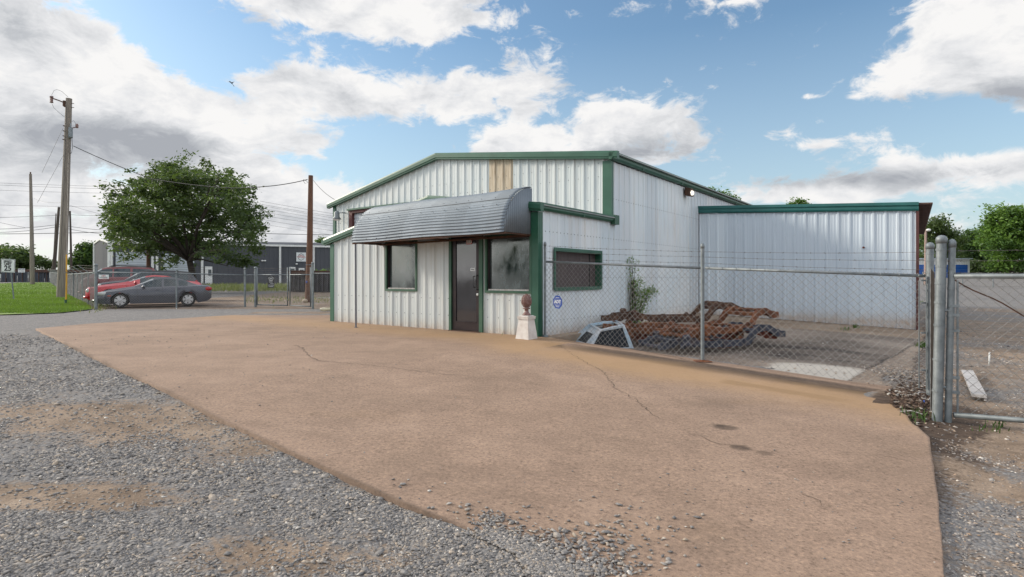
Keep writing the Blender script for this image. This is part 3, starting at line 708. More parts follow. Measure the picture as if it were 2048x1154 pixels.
# ================================================================== METAL BUILDING
PR = [(-.05, 0), (-.024, .031), (.024, .031), (.05, 0), (.098, 0), (.106, .005), (.122, .005), (.13, 0), (.175, 0), (.183, .005), (.199, .005), (.207, 0)]
def panel_wall(mb, org, d, n, a0, a1, zb, zt, openings=(), pitch=.305, phase=0.0, tonefn=None, extra=(), amp=1.0):
    d = Vector(d); n = Vector(n); org = Vector(org); bp = {a0, a1}
    k0 = int(math.floor((a0-phase)/pitch))-1; k1 = int(math.ceil((a1-phase)/pitch))+1
    for k in range(k0, k1+1):
        for x, h in PR: bp.add(round(phase+k*pitch+x, 5))
    for o in openings: bp.add(o[0]); bp.add(o[1])
    for e in extra: bp.add(e)
    bp = sorted(b for b in bp if a0-1e-6 <= b <= a1+1e-6)
    xs = [p[0] for p in PR]+[pitch+PR[0][0]]; hs = [p[1] for p in PR]+[0]
    def off(a):
        r = (a-phase) % pitch
        if r > pitch+PR[0][0]: r -= pitch
        return float(np.interp(r, xs, hs))*amp
    for a, b in zip(bp[:-1], bp[1:]):
        if b-a < 1e-5: continue
        m = (a+b)/2; za0, zb0 = zb(a), zb(b); iv = [(0.0, 1.0)]
        segs = [(zb(m), zt(m))]
        for (o0, o1, z0, z1) in openings:
            if o0 < m < o1:
                ns = []
                for s0, s1 in segs:
                    if z1 <= s0 or z0 >= s1: ns.append((s0, s1)); continue
                    if z0 > s0: ns.append((s0, z0))
                    if z1 < s1: ns.append((z1, s1))
                segs = ns
        mb.tone = tonefn(m) if tonefn else .5
        for s0, s1 in segs:
            fa = lambda x, z, is0, is1: (zb(x) if is0 else (zt(x) if is1 else z))
            i0 = abs(s0-zb(m)) < 1e-6; i1 = abs(s1-zt(m)) < 1e-6
            P = lambda x, z: org+d*x+n*off(x)+Vector((0, 0, z))
            mb.quad(P(a, fa(a, s0, i0, False)), P(b, fa(b, s0, i0, False)), P(b, fa(b, s1, False, i1)), P(a, fa(a, s1, False, i1)))
    mb.tone = .5
U3 = Vector((*DU, 0)); V3 = Vector((*DV, 0)); Z3 = Vector((0, 0, 1))
B = thing('metal_building', 'white ribbed metal building with green trim and a low gable front', 'building', W(0, 0, 0))
# heights along u (u<=0 goes left)
gab = lambda u: float(np.interp(u, [-11.8, -6.17, 0.1], [4.12, 5.26, 4.475]))
off_ = lambda u: float(np.interp(u, [-7.3, -6.26, -3.15, 0.05], [2.36, 2.60, 3.25, 2.82]))
rz = lambda s: (lambda x: s)
tp = lambda k: (lambda a: .5+.5*(((math.floor(a/.915+k)*7919) % 11)/11-.5))
# office front wall
OP = [(-4.80, -3.62, .90, 2.22), (-1.415, -.12, .905, 2.20), (-2.52, -1.48, -.1, 2.32)]
mb = MB(); panel_wall(mb, W(0, 0), DU+(0,), (-DV[0], -DV[1], 0), -7.12, 0.0, lambda a: -.02, lambda a: off_(a)-.12, OP, phase=.0, extra=[-6.26, -3.15], tonefn=tp(0))
mb.build('front_wall', MT['wall_front'], B)
# gable wall of the main hall
mb = MB(); panel_wall(mb, W(0, 3.37), DU+(0,), (-DV[0], -DV[1], 0), -11.7, 0.0, lambda a: (off_(a)-.35 if a > -7.1 else -.05), lambda a: gab(a)-.12,
    [(-10.77, -7.58, -.1, 3.75), (-4.08, -3.17, 3.0, 5.3)], phase=.1, extra=[-7.1, -7.11, -6.17, -6.26, -3.15], tonefn=tp(3))
mb.build('gable_wall', MT['wall_front'], B)
mb = MB(); panel_wall(mb, W(0, 3.37), DU+(0,), (-DV[0], -DV[1], 0), -4.08, -3.17, lambda a: off_(a)-.3, lambda a: gab(a)-.12, [], phase=.1)
mb.build('skylight_panel', MT['skylight'], B)
# side wall
def st(s): return off_(0)-.14 if s < 3.37 else 4.30
rs = random.Random(5); TT = {}
def tside(a):
    k = math.floor(a/.915)
    if k not in TT: TT[k] = rs.choice([.15, .35, .5, .65, .9, .95, .3])
    return TT[k]
mb = MB()
panel_wall(mb, W(0, 0), DV+(0,), DU+(0,), 0.0, 3.37, lambda a: -.03, lambda a: 2.70, [(.62, 2.746, 1.0, 1.865)], phase=.2, tonefn=tside, amp=.75)
panel_wall(mb, W(0, 0), DV+(0,), DU+(0,), 3.37, 26.0, lambda a: -.03, lambda a: 4.26, [], phase=.2, tonefn=tside, amp=.75)
mb.build('side_wall', MT['wall_side'], B)
# left walls
mb = MB(); panel_wall(mb, W(-7.12, 0), DV+(0,), (-DU[0], -DU[1], 0), 0.0, 3.37, lambda a: -.03, lambda a: 2.3, [])
panel_wall(mb, W(-11.7, 3.37), DV+(0,), (-DU[0], -DU[1], 0), 0.0, 22.6, lambda a: -.03, lambda a: 4.0, [])
mb.build('left_wall', MT['wall_front'], B)
mb = MB(); mb.ubox(-11.6, -.1, 25.9, 26, 0, 4.0); mb.build('rear_wall', MT['wall_side'], B)
for nm_, o_, d_, n_, a0, a1, zs_ in (('front', W(0, 0), DU+(0,), (-DV[0], -DV[1], 0), -7.0, -.1, (.35, .75, 2.3)), ('gable', W(0, 3.37), DU+(0,), (-DV[0], -DV[1], 0), -11.5, -.2, (3.3, 3.9, 4.25)), ('side', W(0, 0), DV+(0,), DU+(0,), .3, 16, (.3, 1.25, 2.25, 3.3))):
    mb = MB(); o_ = Vector(o_); d_ = Vector(d_); n_ = Vector(n_)
    for z in zs_:
        a = a0
        while a < a1:
            u_ok = True
            if nm_ == 'front' and any(q0-.05 < a < q1+.05 and z1q-.1 < z < z2q+.1 for q0, q1, z1q, z2q in OP): u_ok = False
            if nm_ == 'front' and z > off_(a)-.2: u_ok = False
            if nm_ == 'gable' and (z > gab(a)-.25 or z < off_(a) or -10.9 < a < -7.4): u_ok = False
            if nm_ == 'side' and ((.5 < a < 2.85 and .9 < z < 2) or (a < 3.4 and z > 2.6)): u_ok = False
            if u_ok: mb.ball(o_+d_*a+n_*.004+Vector((0, 0, z)), .011, .011, .011, 6, 4)
            a += .1525
    mb.build('screw_pattern', MT['galv'], B)
# roofs
mb = MB()
for (ua, ub) in ((-11.95, -6.17), (-6.17, .22)):
    za, zb_ = gab(max(ua, -11.8)), gab(min(ub, .1))
    if ua < -11.8: za -= .03
    if ub > .1: zb_ -= .02
    a = W(ua, 3.24, za-.05); b = W(ub, 3.24, zb_-.05); c = W(ub, 26.2, zb_-.05); d = W(ua, 26.2, za-.05)
    t = Vector((0, 0, .03)); mb.add([a, b, c, d, a+t, b+t, c+t, d+t], [(0, 3, 2, 1), (4, 5, 6, 7), (0, 1, 5, 4), (1, 2, 6, 5), (2, 3, 7, 6), (3, 0, 4, 7)])
for (ua, ub) in ((-7.35, -3.15), (-3.15, .15)):
    za, zb_ = off_(ua), off_(ub)
    a = W(ua, -.1, za-.05); b = W(ub, -.1, zb_-.05); c = W(ub, 3.36, zb_-.05); d = W(ua, 3.36, za-.05)
    t = Vector((0, 0, .025)); mb.add([a, b, c, d, a+t, b+t, c+t, d+t], [(0, 3, 2, 1), (4, 5, 6, 7), (0, 1, 5, 4), (1, 2, 6, 5), (2, 3, 7, 6), (3, 0, 4, 7)])
roof = mb.build('roof', MT['roofmat'], B)
# rake trims and gutters
def rake(us, zf, v, h=.2, d=.12):
    mb = MB(); pr = [(-.02, -h), (d-.02, -h), (d-.02, -h+.03), (d, -h+.05), (d, -.05), (d-.02, 0), (-.02, .005)]
    # profile: first = horizontal toward viewer (-v), second = z
    vs = []
    for u in us:
        for a, z in pr: vs.append(W(u, v-a, zf(u)+z))
    n = len(pr); fs = [(i*n+j, (i+1)*n+j, (i+1)*n+(j+1) % n, i*n+(j+1) % n) for i in range(len(us)-1) for j in range(n)]
    fs += [tuple(range(n)), tuple(range((len(us)-1)*n, len(us)*n))[::-1]]
    mb.add(vs, fs); return mb
rake([-11.95, -6.17, .26], lambda u: gab(min(max(u, -11.8), .1))-(.03 if u < -11.8 else 0), 3.30).build('rake_trim', MT['green'], B)
rake([-7.38, -6.26, -3.15, .17], lambda u: off_(u), -.03, .19, .11).build('rake_trim', MT['green'], B)
def gutter(u, v0, v1, zt, h=.2, d=.14, mat='green', name='gutter'):
    mb = MB(); pr = [(0, 0), (0, -h), (d*.6, -h), (d*.75, -h*.65), (d, -h*.55), (d, 0), (d-.015, 0), (d-.015, -.03), (.02, -.03), (.02, 0)]
    pr = [(0, 0), (0, -h), (d*.55, -h), (d*.8, -h*.72), (d*.8, -h*.35), (d, -h*.2), (d, 0)]
    vs = [W(u+a, v, zt+z) for v in (v0, v1) for a, z in pr]; n = len(pr)
    mb.add(vs, [(j, (j+1) % n, n+(j+1) % n, n+j) for j in range(n)]+[tuple(range(n)), tuple(range(n, 2*n))[::-1]])
    for vj in np.arange(v0+1.9, v1-.5, 3.05): 
        mb.ubox(u-.002, u+d*.82, vj-.02, vj+.02, zt-h-.004, zt-h*.3)
    return mb.build(name, MT[mat], B)
gutter(.03, 3.18, 26.2, 4.475, .2); gutter(.02, -.13, 3.52, 2.83, .15, .12)
mb = MB(); mb.ubox(.025, .15, 3.30, 3.55, 2.62, 2.86); mb.build('gutter_cap', MT['green_dark'], B)
# corner trims
mb = MB(); mb.ubox(-.14, .045, -.045, 0.0, -.03, 2.64); mb.ubox(.036, .048, 0.0, .13, -.03, 2.64); mb.build('corner_trim', MT['green'], B)
mb = MB(); mb.ubox(-.22, .045, 3.318, 3.37, 2.72, 4.28); mb.ubox(.036, .047, 3.37, 3.42, 2.86, 4.26); mb.build('corner_trim', MT['green'], B)
mb = MB(); mb.ubox(-7.17, -7.0, -.048, 0.0, -.03, 2.2); mb.ubox(-7.18, -7.165, 0, .12, -.03, 2.2); mb.build('corner_trim', MT['green'], B)
mb = MB(); mb.ubox(-11.75, -11.6, 3.32, 3.37, -.03, 3.95); mb.build('corner_trim', MT['green'], B)
# left gutter ends
mb = MB(); mb.ubox(-7.52, -7.2, -.1, 3.3, 2.2, 2.335); mb.build('gutter', MT['green'], B)
# rollup opening
mb = MB(); mb.ubox(-10.62, -7.7, 3.46, 3.5, -.05, 3.62)
for k in range(24): mb.ubox(-10.62, -7.7, 3.445, 3.46, .02+k*.15, .10+k*.15)
rd = mb.build('rollup_door', MT['door_white'], B)
mb = MB(); mb.ubox(-10.80, -10.62, 3.34, 3.6, -.05, 3.64); mb.ubox(-7.7, -7.55, 3.34, 3.6, -.05, 3.64); mb.ubox(-10.80, -7.55, 3.34, 3.6, 3.64, 3.74); mb.build('door_jamb', MT['oxblood'], rd)
mb = MB(); mb.ubox(-10.86, -7.50, 3.27, 3.36, 3.74, 3.80); mb.build('head_trim', MT['green'], rd)
# windows on the office front
def window_front(u0, u1, z0, z1):
    mb = MB(); w = .055
    mb.ubox(u0, u0+w, -.05, .08, z0, z1); mb.ubox(u1-w, u1, -.05, .08, z0, z1); mb.ubox(u0+w, u1-w, -.05, .08, z0, z0+w); mb.ubox(u0+w, u1-w, -.05, .08, z1-w, z1)
    f = mb.build('window', MT['green_dark'], B)
    mb = MB(); a0, a1, b0, b1 = u0+w, u1-w, z0+w, z1-w; e = .035
    mb.ubox(a0, a0+e, -.005, .07, b0, b1); mb.ubox(a1-e, a1, -.005, .07, b0, b1); mb.ubox(a0+e, a1-e, -.005, .07, b1-e, b1)
    mb.build('inner_frame', MT['brownframe'], f)
    mb = MB(); mb.ubox(a0+e, a1-e, -.03, .07, b0, b0+.03); mb.build('sill', MT['board'], f)
    mb = MB(); mb.ubox(a0+e, a1-e, .045, .06, b0+.03, b1-e); mb.build('pane', MT['glass_dirty'], f)
window_front(-4.80, -3.62, .90, 2.22); window_front(-1.415, -.12, .905, 2.20)
# door
mb = MB(); mb.ubox(-2.52, -2.44, -.055, .1, -.01, 2.32); mb.ubox(-1.58, -1.48, -.055, .1, -.01, 2.32); mb.ubox(-2.44, -1.58, -.05, .1, 2.24, 2.32)
dj = mb.build('door_frame', MT['green_dark'], B)
mb = MB(); z0, z1 = .02, 2.23; a, b = -2.43, -1.59
mb.ubox(a, a+.11, -.02, .035, z0, z1); mb.ubox(b-.10, b, -.02, .035, z0, z1); mb.ubox(a+.11, b-.10, -.02, .035, z0, z0+.20); mb.ubox(a+.11, b-.10, -.02, .035, z1-.09, z1)
mb.ubox(a+.11, b-.10, -.028, -.02, z0+.185, z0+.205)
dr_ = mb.build('door', MT['brownframe'], B)
mb = MB(); mb.ubox(a+.11, b-.10, .0, .012, z0+.20, z1-.09); mb.build('pane', MT['glass_door'], dr_)
mb = MB(); mb.tube([W(b-.14, -.02, 1.28), W(b-.14, -.075, 1.27), W(b-.14, -.075, 1.03), W(b-.14, -.02, 1.02)], .011); mb.tube([W(b-.05, -.02, 1.30), W(b-.05, -.07, 1.29), W(b-.05, -.07, .98), W(b-.05, -.02, .97)], .013); mb.build('handle', MT['black'], dr_)
mb = MB(); mb.lathe(W(b-.05, -.02, .86), [(.03, 0), (.028, .02), (.018, .025)], 14, axis=-V3); mb.build('lock', MT['white'], dr_)
mb = MB(); mb.ubox(a+.43, a+.60, -.008, -.002, 2.02, 2.16); npl = mb.build('number_plate', MT['redink'], dr_)
for i, ch in enumerate('117'):
    mb = MB(); uu_ = a+.443+i*.052; mb.ubox(uu_, uu_+.044, -.014, -.009, 2.035, 2.145); 
    mb.build('digit_tile', MT['signwhite'], npl)
for i, ch in enumerate('117'): text(ch, .13, W(a+.465+i*.052, -.0165, 2.088), U3, Z3, MT['ink'], dr_, 'house_number', .001)
mb = MB(); mb.ubox(a+.55, a+.69, -.006, -.001, 1.40, 1.47); stk = mb.build('sticker', MT['signwhite'], dr_)
mb = MB(); mb.ubox(a+.57, a+.67, -.009, -.0065, 1.43, 1.445); mb.build('print', MT['ink'], dr_)
mb = MB(); mb.ubox(-2.47, -1.53, -.14, .1, -.03, .012); mb.build('threshold', MT['rustiron'], B)
# side window
s0, s1, z0, z1 = .62, 2.746, 1.0, 1.865
mb = MB(); w = .06
def vbox(mb, u0, u1, v0, v1, z0, z1): mb.ubox(u0, u1, v0, v1, z0, z1)
vbox(mb, -.14, .05, s0, s0+.03, z0, z1); vbox(mb, -.14, .05, s1-.03, s1, z0, z1); vbox(mb, -.14, .05, s0+.03, s1-.03, z0, z0+.03); vbox(mb, -.14, .05, s0+.03, s1-.03, z1-.03, z1)
vbox(mb, .036, .056, s0-.04, s0, z0-.03, z1+.05); vbox(mb, .036, .056, s1, s1+.05, z0-.03, z1+.05); vbox(mb, .036, .056, s0, s1, z0-.05, z0); vbox(mb, .036, .056, s0, s1, z1, z1+.05)
sw = mb.build('window', MT['green'], B)
mb = MB(); vbox(mb, -.13, -.11, s0+.03, s1-.03, z0+.03, z1-.03)
for k in range(int((s1-s0)/.07)): 
    if random.random() < .8: vbox(mb, -.11, -.106, s0+.06+k*.07, s0+.075+k*.07, z0+.04, z1-.05)
mb.build('window_board', MT['screenboard'], sw)
mb = MB(); vbox(mb, -.106, -.09, s1-.34, s1-.31, z0+.03, z1-.03); mb.build('mullion', MT['black'], sw)
# flood light on side wall
fl = thing('flood_light', 'small dark flood light glowing high on the side wall under the eave', 'light', W(.03, 8.67, 3.95))
mb = MB(); c = W(.16, 8.67, 4.06)
mb.obox(c+Vector((0, 0, .02)), V3*.14, U3*.10+Z3*-.02, Z3*.13); mb.obox(W(.06, 8.67, 4.1), V3*.05, U3*.05, Z3*.06); mb.build('housing', MT['rustiron'], fl)
m, t = nt('lit_lens'); e = N(t, 'ShaderNodeEmission'); e.inputs[0].default_value = (1, .93, .8, 1); e.inputs[1].default_value = 1.0; oo = N(t, 'ShaderNodeOutputMaterial'); L(t, e.outputs[0], oo.inputs[0]); MT['lit'] = m
mb = MB(); mb.ball(W(.27, 8.62, 4.04), .07, .10, .085, ax=U3, ay=V3); mb.build('lens', MT['lit'], fl, smooth=True)
# wall lamp left corner
wl = thing('wall_lamp', 'grey bell shaped lamp on an arm at the left corner of the gable wall', 'light', W(-11.2, 3.1, 3.4))
mb = MB(); mb.tube([W(-10.95, 3.34, 3.66), W(-10.95, 3.15, 3.66), W(-11.2, 3.1, 3.68)], .022); mb.build('arm', MT['galv'], wl)
mb = MB(); mb.lathe(W(-11.2, 3.1, 3.42), [(.145, 0), (.15, .04), (.11, .09), (.10, .13), (.10, .24), (.06, .30), (.02, .33)], 16); mb.build('lamp_shade', MT['galv'], wl, smooth=True)
mb = MB(); mb.lathe(W(-11.2, 3.1, 3.38), [(.10, 0), (.14, .03), (.14, .035)], 14); mb.build('diffuser', MT['white'], wl, smooth=True)

# ---- awning
A = thing('awning', 'curved corrugated metal awning over the office door and windows', 'awning', W(-2.5, 0, 2.15))
uR, uL = -.145, -4.98; R_ = .97; z0a, z1a = 2.17, 3.16; nA = 22*8
mb = MB(); cols = np.linspace(uL, uR, 40); vs = []
for i in range(nA+1):
    th = i/nA*math.pi/2; wv = .0115*math.cos(i/8*2*math.pi)
    p = R_*math.cos(th); z = (z1a-z0a)*math.sin(th)
    nn = Vector((math.cos(th), math.sin(th)))*wv
    for u in cols:
        sag = -.045*((uR-u)/4.84)+.012*math.sin(u*1.9+th)
        vs.append(W(u, -(p+nn.x), z0a+z+nn.y+sag))
nc = len(cols)
seam = int(nA*.5)
for i in range(nA): 
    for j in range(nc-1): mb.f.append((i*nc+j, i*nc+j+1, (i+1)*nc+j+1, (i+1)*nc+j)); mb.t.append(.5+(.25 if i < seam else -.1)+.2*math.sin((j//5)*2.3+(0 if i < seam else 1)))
mb.v = [tuple(v) for v in vs]
cv = mb.build('canopy', MT['corr'], A, smooth=True)
so = cv.modifiers.new('thickness', 'SOLIDIFY'); so.thickness = .002
mb = MB()
def arcp(u, th, o=0.0): return W(u, -((R_+o)*math.cos(th)), z0a+(z1a-z0a+o)*math.sin(th)-.045*((uR-u)/4.84))
for th in (.5*math.pi/2-.004,):
    mb.bar([arcp(u, th, .012) for u in np.linspace(uL, uR, 24)], .012, .006)
mb.build('seam', MT['ink'], cv)
mb = MB()
for th in (.06, .62, .86, 1.25):
    for u in np.arange(uL+.15, uR, .37): mb.ball(arcp(u+.13*math.sin(th*9), th, .013), .009, .009, .009, 6, 4)
mb.build('screw_pattern', MT['black'], cv)
for (uu_, nm) in ((uR, 1), (uL, -1)):
    mb = MB(); n = 60; vs = []
    for i in range(n+1):
        p = R_*i/n; z = (z1a-z0a)*math.sqrt(max(0, 1-(p/R_)**2)); o = .008*math.cos(p/.066*2*math.pi)
        sag = -.045*((uR-uu_)/4.84)
        vs += [W(uu_-.004*nm+o*nm, -p, z0a-.0+sag), W(uu_-.004*nm+o*nm, -p, z0a+z-.012+sag)]
    mb.add(vs, [(2*i, 2*i+2, 2*i+3, 2*i+1) for i in range(n)]); ep = mb.build('end_panel', MT['corr'], A, smooth=True)
    so = ep.modifiers.new('thickness', 'SOLIDIFY'); so.thickness = .002
mb = MB(); zf_ = lambda u: z0a-.02-.045*((uR-u)/4.84)
mb.bar([W(uL, -.93, zf_(uL)), W(uR, -.93, zf_(uR))], .05, .04); mb.bar([W(uL, -.06, zf_(uL)), W(uR, -.06, zf_(uR))], .05, .04)
for u in (uL+.04, -3.75, -2.5, -1.3, uR-.04): mb.bar([W(u, -.95, zf_(u)+.01), W(u, -.04, zf_(u)+.01)], .04, .035)
mb.build('frame', MT['rustiron'], A)
mb = MB(); mb.tube([W(-4.86, -.93, -.02), W(-4.88, -.93, zf_(uL))], .022, 10); mb.lathe(W(-4.86, -.93, 0), [(.05, 0), (.05, .008)], 10)
MT['postpaint'] = M('slate_post_paint', (0.11, 0.12, 0.14), (0.16, 0.16, 0.18), 6, .5)
mb.build('post', MT['postpaint'], A)

# ================================================================== ANNEX (lean-to on the right)
X = thing('metal_shed', 'pale blue-grey ribbed metal lean-to with teal gutter at the back of the fenced yard', 'building', W(3.1, 10.06, 0))
zt_ = lambda a: float(np.interp(a, [0, 6.29], [3.50, 3.165]))
zbt = lambda a: -.038*a-.005
def ta(a): return .98 if a < .94 else (.35+.12*math.sin(math.floor(a/.915)*3.1) if a < 4.69 else .62+.1*math.sin(math.floor(a/.915)*5))
mb = MB(); panel_wall(mb, W(0, 10.06), DU+(0,), (-DV[0], -DV[1], 0), .035, 6.29, zbt, zt_, [], phase=.04, tonefn=ta, extra=[.94, 4.69], amp=.9)
mb.build('front_wall', MT['wall_annex'], X)
# side direction almost along the site axis
SD = Vector((0.703, 1.0, 0)).normalized(); SN = Vector((SD.y, -SD.x, 0))
EA = W(6.29, 10.06)
mb = MB(); panel_wall(mb, EA, SD, SN, 0.0, 14.0, lambda a: -.35, lambda a: 3.15, [], phase=.1); mb.build('side_wall', MT['wall_annex'], X)
mb = MB(); mb.obox(EA+Vector((0, 0, 1.45))-SD*.02+SN*.01, SD*.04, SN*.035, (0, 0, 1.72)); mb.build('corner_trim', MT['oxblood'], X)
# gutter along the front
mb = MB(); pr = [(0, 0), (0, -.24), (.05, -.24), (.07, -.19), (.07, -.12), (.10, -.085), (.10, 0)]
vs = [W(u, 10.03-a, z+zt) for u, zt in ((.02, 3.758), (6.33, 3.40)) for a, z in pr]; n = len(pr)
mb.add(vs, [(j, (j+1) % n, n+(j+1) % n, n+j) for j in range(n)]+[tuple(range(n)), tuple(range(n, 2*n))[::-1]])
mb.build('gutter', MT['teal'], X)
a = W(.05, 10.0, 3.70); b = EA+SN*.36+Vector((0, 0, 3.34))-SD*.06; c = EA+SN*.36+SD*14+Vector((0, 0, 3.34)); d = W(.05, 24, 3.70); t_ = Vector((0, 0, .03))
mb = MB(); mb.add([a, b, c, d, a+t_, b+t_, c+t_, d+t_], [(0, 3, 2, 1), (4, 5, 6, 7), (0, 1, 5, 4), (1, 2, 6, 5), (2, 3, 7, 6), (3, 0, 4, 7)]); 
mb.build('roof', MT['soffit'], X)
mb = MB()
for k in range(46): mb.obox(EA+SN*.19+SD*(.02+k*.3)+Vector((0, 0, 3.335)), SD*.03, SN*.17, (0, 0, .012))
mb.build('soffit', MT['soffit'], X)
for (u, z) in ((4.98, 2.15),): 
    mb = MB(); mb.ball(W(u, 10.03, z), .03, .03, .03); mb.build('rust_spot', MT['rust_d'], X)

# ================================================================== FINIAL
P0 = gp(1053, 677); fz = P0.z
FB = thing('pedestal', 'white chipped plaster pedestal tapering upward at the corner of the office wall', 'pedestal', P0)
mb = MB(); ax_ = U3; ay_ = V3
def frus(mb, c, h0, r0, h1, r1):
    vs = [c+U3*i*r0+V3*j*r0+Z3*h0 for i, j in ((-1, -1), (1, -1), (1, 1), (-1, 1))]+[c+U3*i*r1+V3*j*r1+Z3*h1 for i, j in ((-1, -1), (1, -1), (1, 1), (-1, 1))]
    mb.add(vs, [(0, 3, 2, 1), (4, 5, 6, 7)]+[(i, (i+1) % 4, 4+(i+1) % 4, 4+i) for i in range(4)])
frus(mb, P0, -.02, .165, .395, .115); mb.build('shaft', MT['plaster'], FB)
mb = MB(); frus(mb, P0, .397, .13, .455, .138); frus(mb, P0, .457, .125, .475, .10); mb.build('cap', MT['plaster'], FB)
mb = MB(); prof = [(.088, .476), (.09, .49), (.075, .51), (.05, .535), (.04, .57), (.042, .60), (.06, .615), (.062, .63), (.045, .64), (.06, .66), (.09, .70), (.10, .74), (.098, .79), (.085, .84), (.06, .88), (.03, .905), (.004, .915)]
mb.lathe(P0, prof, 28)
for i in range(9):
    z = .66+i*.027; r = float(np.interp(z, [h for _, h in prof[9:]], [r_ for r_, _ in prof[9:]])); n = 14
    for j in range(n):
        a = 2*math.pi*(j+.5*(i % 2))/n; c = P0+Vector((math.cos(a)*r, math.sin(a)*r, z)); rad = Vector((math.cos(a), math.sin(a), 0)); ta_ = Vector((-math.sin(a), math.cos(a), 0))
        mb.ball(c, .012, .017*r/.1, .018, 7, 5, ax=rad, ay=ta_, az=Z3)
for j in range(10):
    a = 2*math.pi*j/10; rad = Vector((math.cos(a), math.sin(a), 0)); mb.ball(P0+rad*.066+Z3*.617, .012, .02, .016, 7, 5, ax=rad, ay=Vector((-math.sin(a), math.cos(a), 0)), az=Z3)
f = mb.build('pinecone_finial', MT['terracotta'], None, smooth=True, origin=P0+Z3*.476, label='brown glazed pinecone finial standing on the white plaster pedestal', cat='finial')

# ================================================================== CHAIN LINK
def ground_at(x, y): return gzf(x, y)
def link_mesh(P0, P1, h0, h1, cell=.112, r=.0024, top=.035):
    """diamond mesh in the vertical plane P0-P1, heights above the base ends"""
    mb = MB(); P0 = Vector(P0); P1 = Vector(P1); Lh = (P1-P0).length; d = (P1-P0)/Lh; nrm = Vector((-d.y, d.x, 0)).normalized()
    H = (h0+h1)/2+top
    def pt(s, t): 
        hh = (h0+(h1-h0)*s/Lh)+top
        return P0+d*s+Vector((0, 0, .03+(hh-.03)*t/H))
    for fam in (1, -1):
        k = -int(H/cell)-1
        while k*cell < Lh+H:
            s0 = k*cell; 
            # param: s = s0 + fam*t
            lo, hi = 0.0, H
            if fam == 1: lo = max(0, -s0); hi = min(H, Lh-s0)
            else: lo = max(0, s0-Lh); hi = min(H, s0)
            if hi-lo > .02:
                a = pt(s0+fam*lo, lo)+nrm*r*fam; b = pt(s0+fam*hi, hi)+nrm*r*fam; mid = None
                t = (b-a).normalized(); sd = t.cross(nrm).normalized()
                vs = [a+sd*r, a-sd*r*.6+nrm*r, a-sd*r*.6-nrm*r, b+sd*r, b-sd*r*.6+nrm*r, b-sd*r*.6-nrm*r]
                mb.add(vs, [(0, 1, 4, 3), (1, 2, 5, 4), (2, 0, 3, 5)])
            k += 1
    return mb
def barbed(mb, pts, r=.0022, step=.127, n=5):
    mb.tube(pts, r, n)
    for a, b in zip(pts[:-1], pts[1:]):
        Ls = (b-a).length; m = int(Ls/step)
        for i in range(m):
            c = a.lerp(b, (i+.5)/m); d = (b-a).normalized()
            for q in (0, 1):
                v = Vector((random.uniform(-1, 1), random.uniform(-1, 1), random.uniform(-1, 1))).normalized()*.016
                mb.tube([c-v+d*.006*q, c+v+d*.006*q], .0018, 4)
            mb.ball(c, .005, .005, .005, 6, 4)
def post(base, h, r, parent, name='post', cap=True, bands=(), mat='galv', lean=Vector((0, 0, 0))):
    mb = MB(); b = Vector(base); mb.tube([b-Z3*.1, b+Z3*h+lean], r, 14); o = mb.build(name, MT[mat], parent, smooth=True, autos=50)
    if cap:
        mb = MB(); mb.lathe(b+Z3*(h-.01)+lean, [(r*1.12, 0), (r*1.14, .05), (r*1.0, .068), (r*.6, .085), (.002, .092)], 16); mb.build('cap', MT['galv'], o, smooth=True)
    if len(bands):
        for z in bands: mb = MB(); mb.lathe(b+Z3*z+lean*(z/h), [(r*1.10, 0), (r*1.10, .022)], 14); mb.build('brace_band', MT['galv'], o)
    return o
# near fence: P1 - P2 - P3 - gate post
Pa = gp(1090, 673); Pb = gp(1405, 723); Pc = Vector((5.59, 7.61, -.29))
NF = thing('chain_link_fence', 'tall chain link fence with barbed wire closing the yard beside the office', 'fence', Pb)
post(Pa, 1.93, .026, NF, bands=(.3, .75, 1.2, 1.55, 1.66, 1.86))
post(Pb, 1.90, .03, NF, bands=(1.52,))
post(Pc, 1.93, .045, NF, bands=(.2, .6, 1.0, 1.36, 1.52, 1.6, 1.75, 1.85))
mb = MB(); mb.box(Pb+Z3*.008, .26, .2, .012); mb.lathe(Pb, [(.05, 0), (.045, .03)], 14); mb.build('base_plate', MT['rust_a'], NF)
mb = MB(); mb.lathe(Pa, [(.075, 0), (.07, .02), (.04, .04)], 14); mb.build('base_plate', MT['galv'], NF)
Ra = PZ(1092, 523.5, Pa.y); Rb = PZ(1405, 536, Pb.y); Rc = PZ(1858, 552, 7.63); Rb2 = Rb-Z3*.0
mb = MB(); mb.tube([Ra, Rb-(Rb-Ra).normalized()*.03], .021, 12); 
mb.build('top_rail', MT['galv'], NF, smooth=True)
mb = MB(); mb.tube([Rb+(Rc-Rb).normalized()*.05, Rc], .021, 12)
for k in range(14): 
    c = Rb.lerp(Rc, (k+.5)/14); mb.tube([c-(Rc-Rb).normalized()*.006, c+(Rc-Rb).normalized()*.006], .024, 10)
mb.build('top_rail', MT['galv'], NF, smooth=True)
for (p, q, rp, rq) in ((Pa, Pb, Ra, Rb), (Pb, Pc, Rb, Rc)):
    m_ = link_mesh(p, q, rp.z-p.z, rq.z-q.z); m_.build('wire_mesh', MT['wire'], NF)
zB = [(492, 496.5, 503.5), (504, 505, 515), (516, 518, 532)]
zB = [(492, 503.5, 504), (503.5, 514, 521), (516, 526, 540)]
for a, b, c in zB:
    mb = MB(); p = PZ(1094, a, Pa.y); q = PZ(1407, b, Pb.y); r = PZ(1856, c, 7.63)
    seg = lambda x, y, sg: [x.lerp(y, i/8)-Z3*sg*4*(i/8)*(1-i/8)+Z3*random.uniform(-.004, .004)*(0 < i < 8) for i in range(9)]
    barbed(mb, seg(p, q, .012)+seg(q, r, .015)[1:]); mb.build('barbed_wire', MT['barb'], NF)
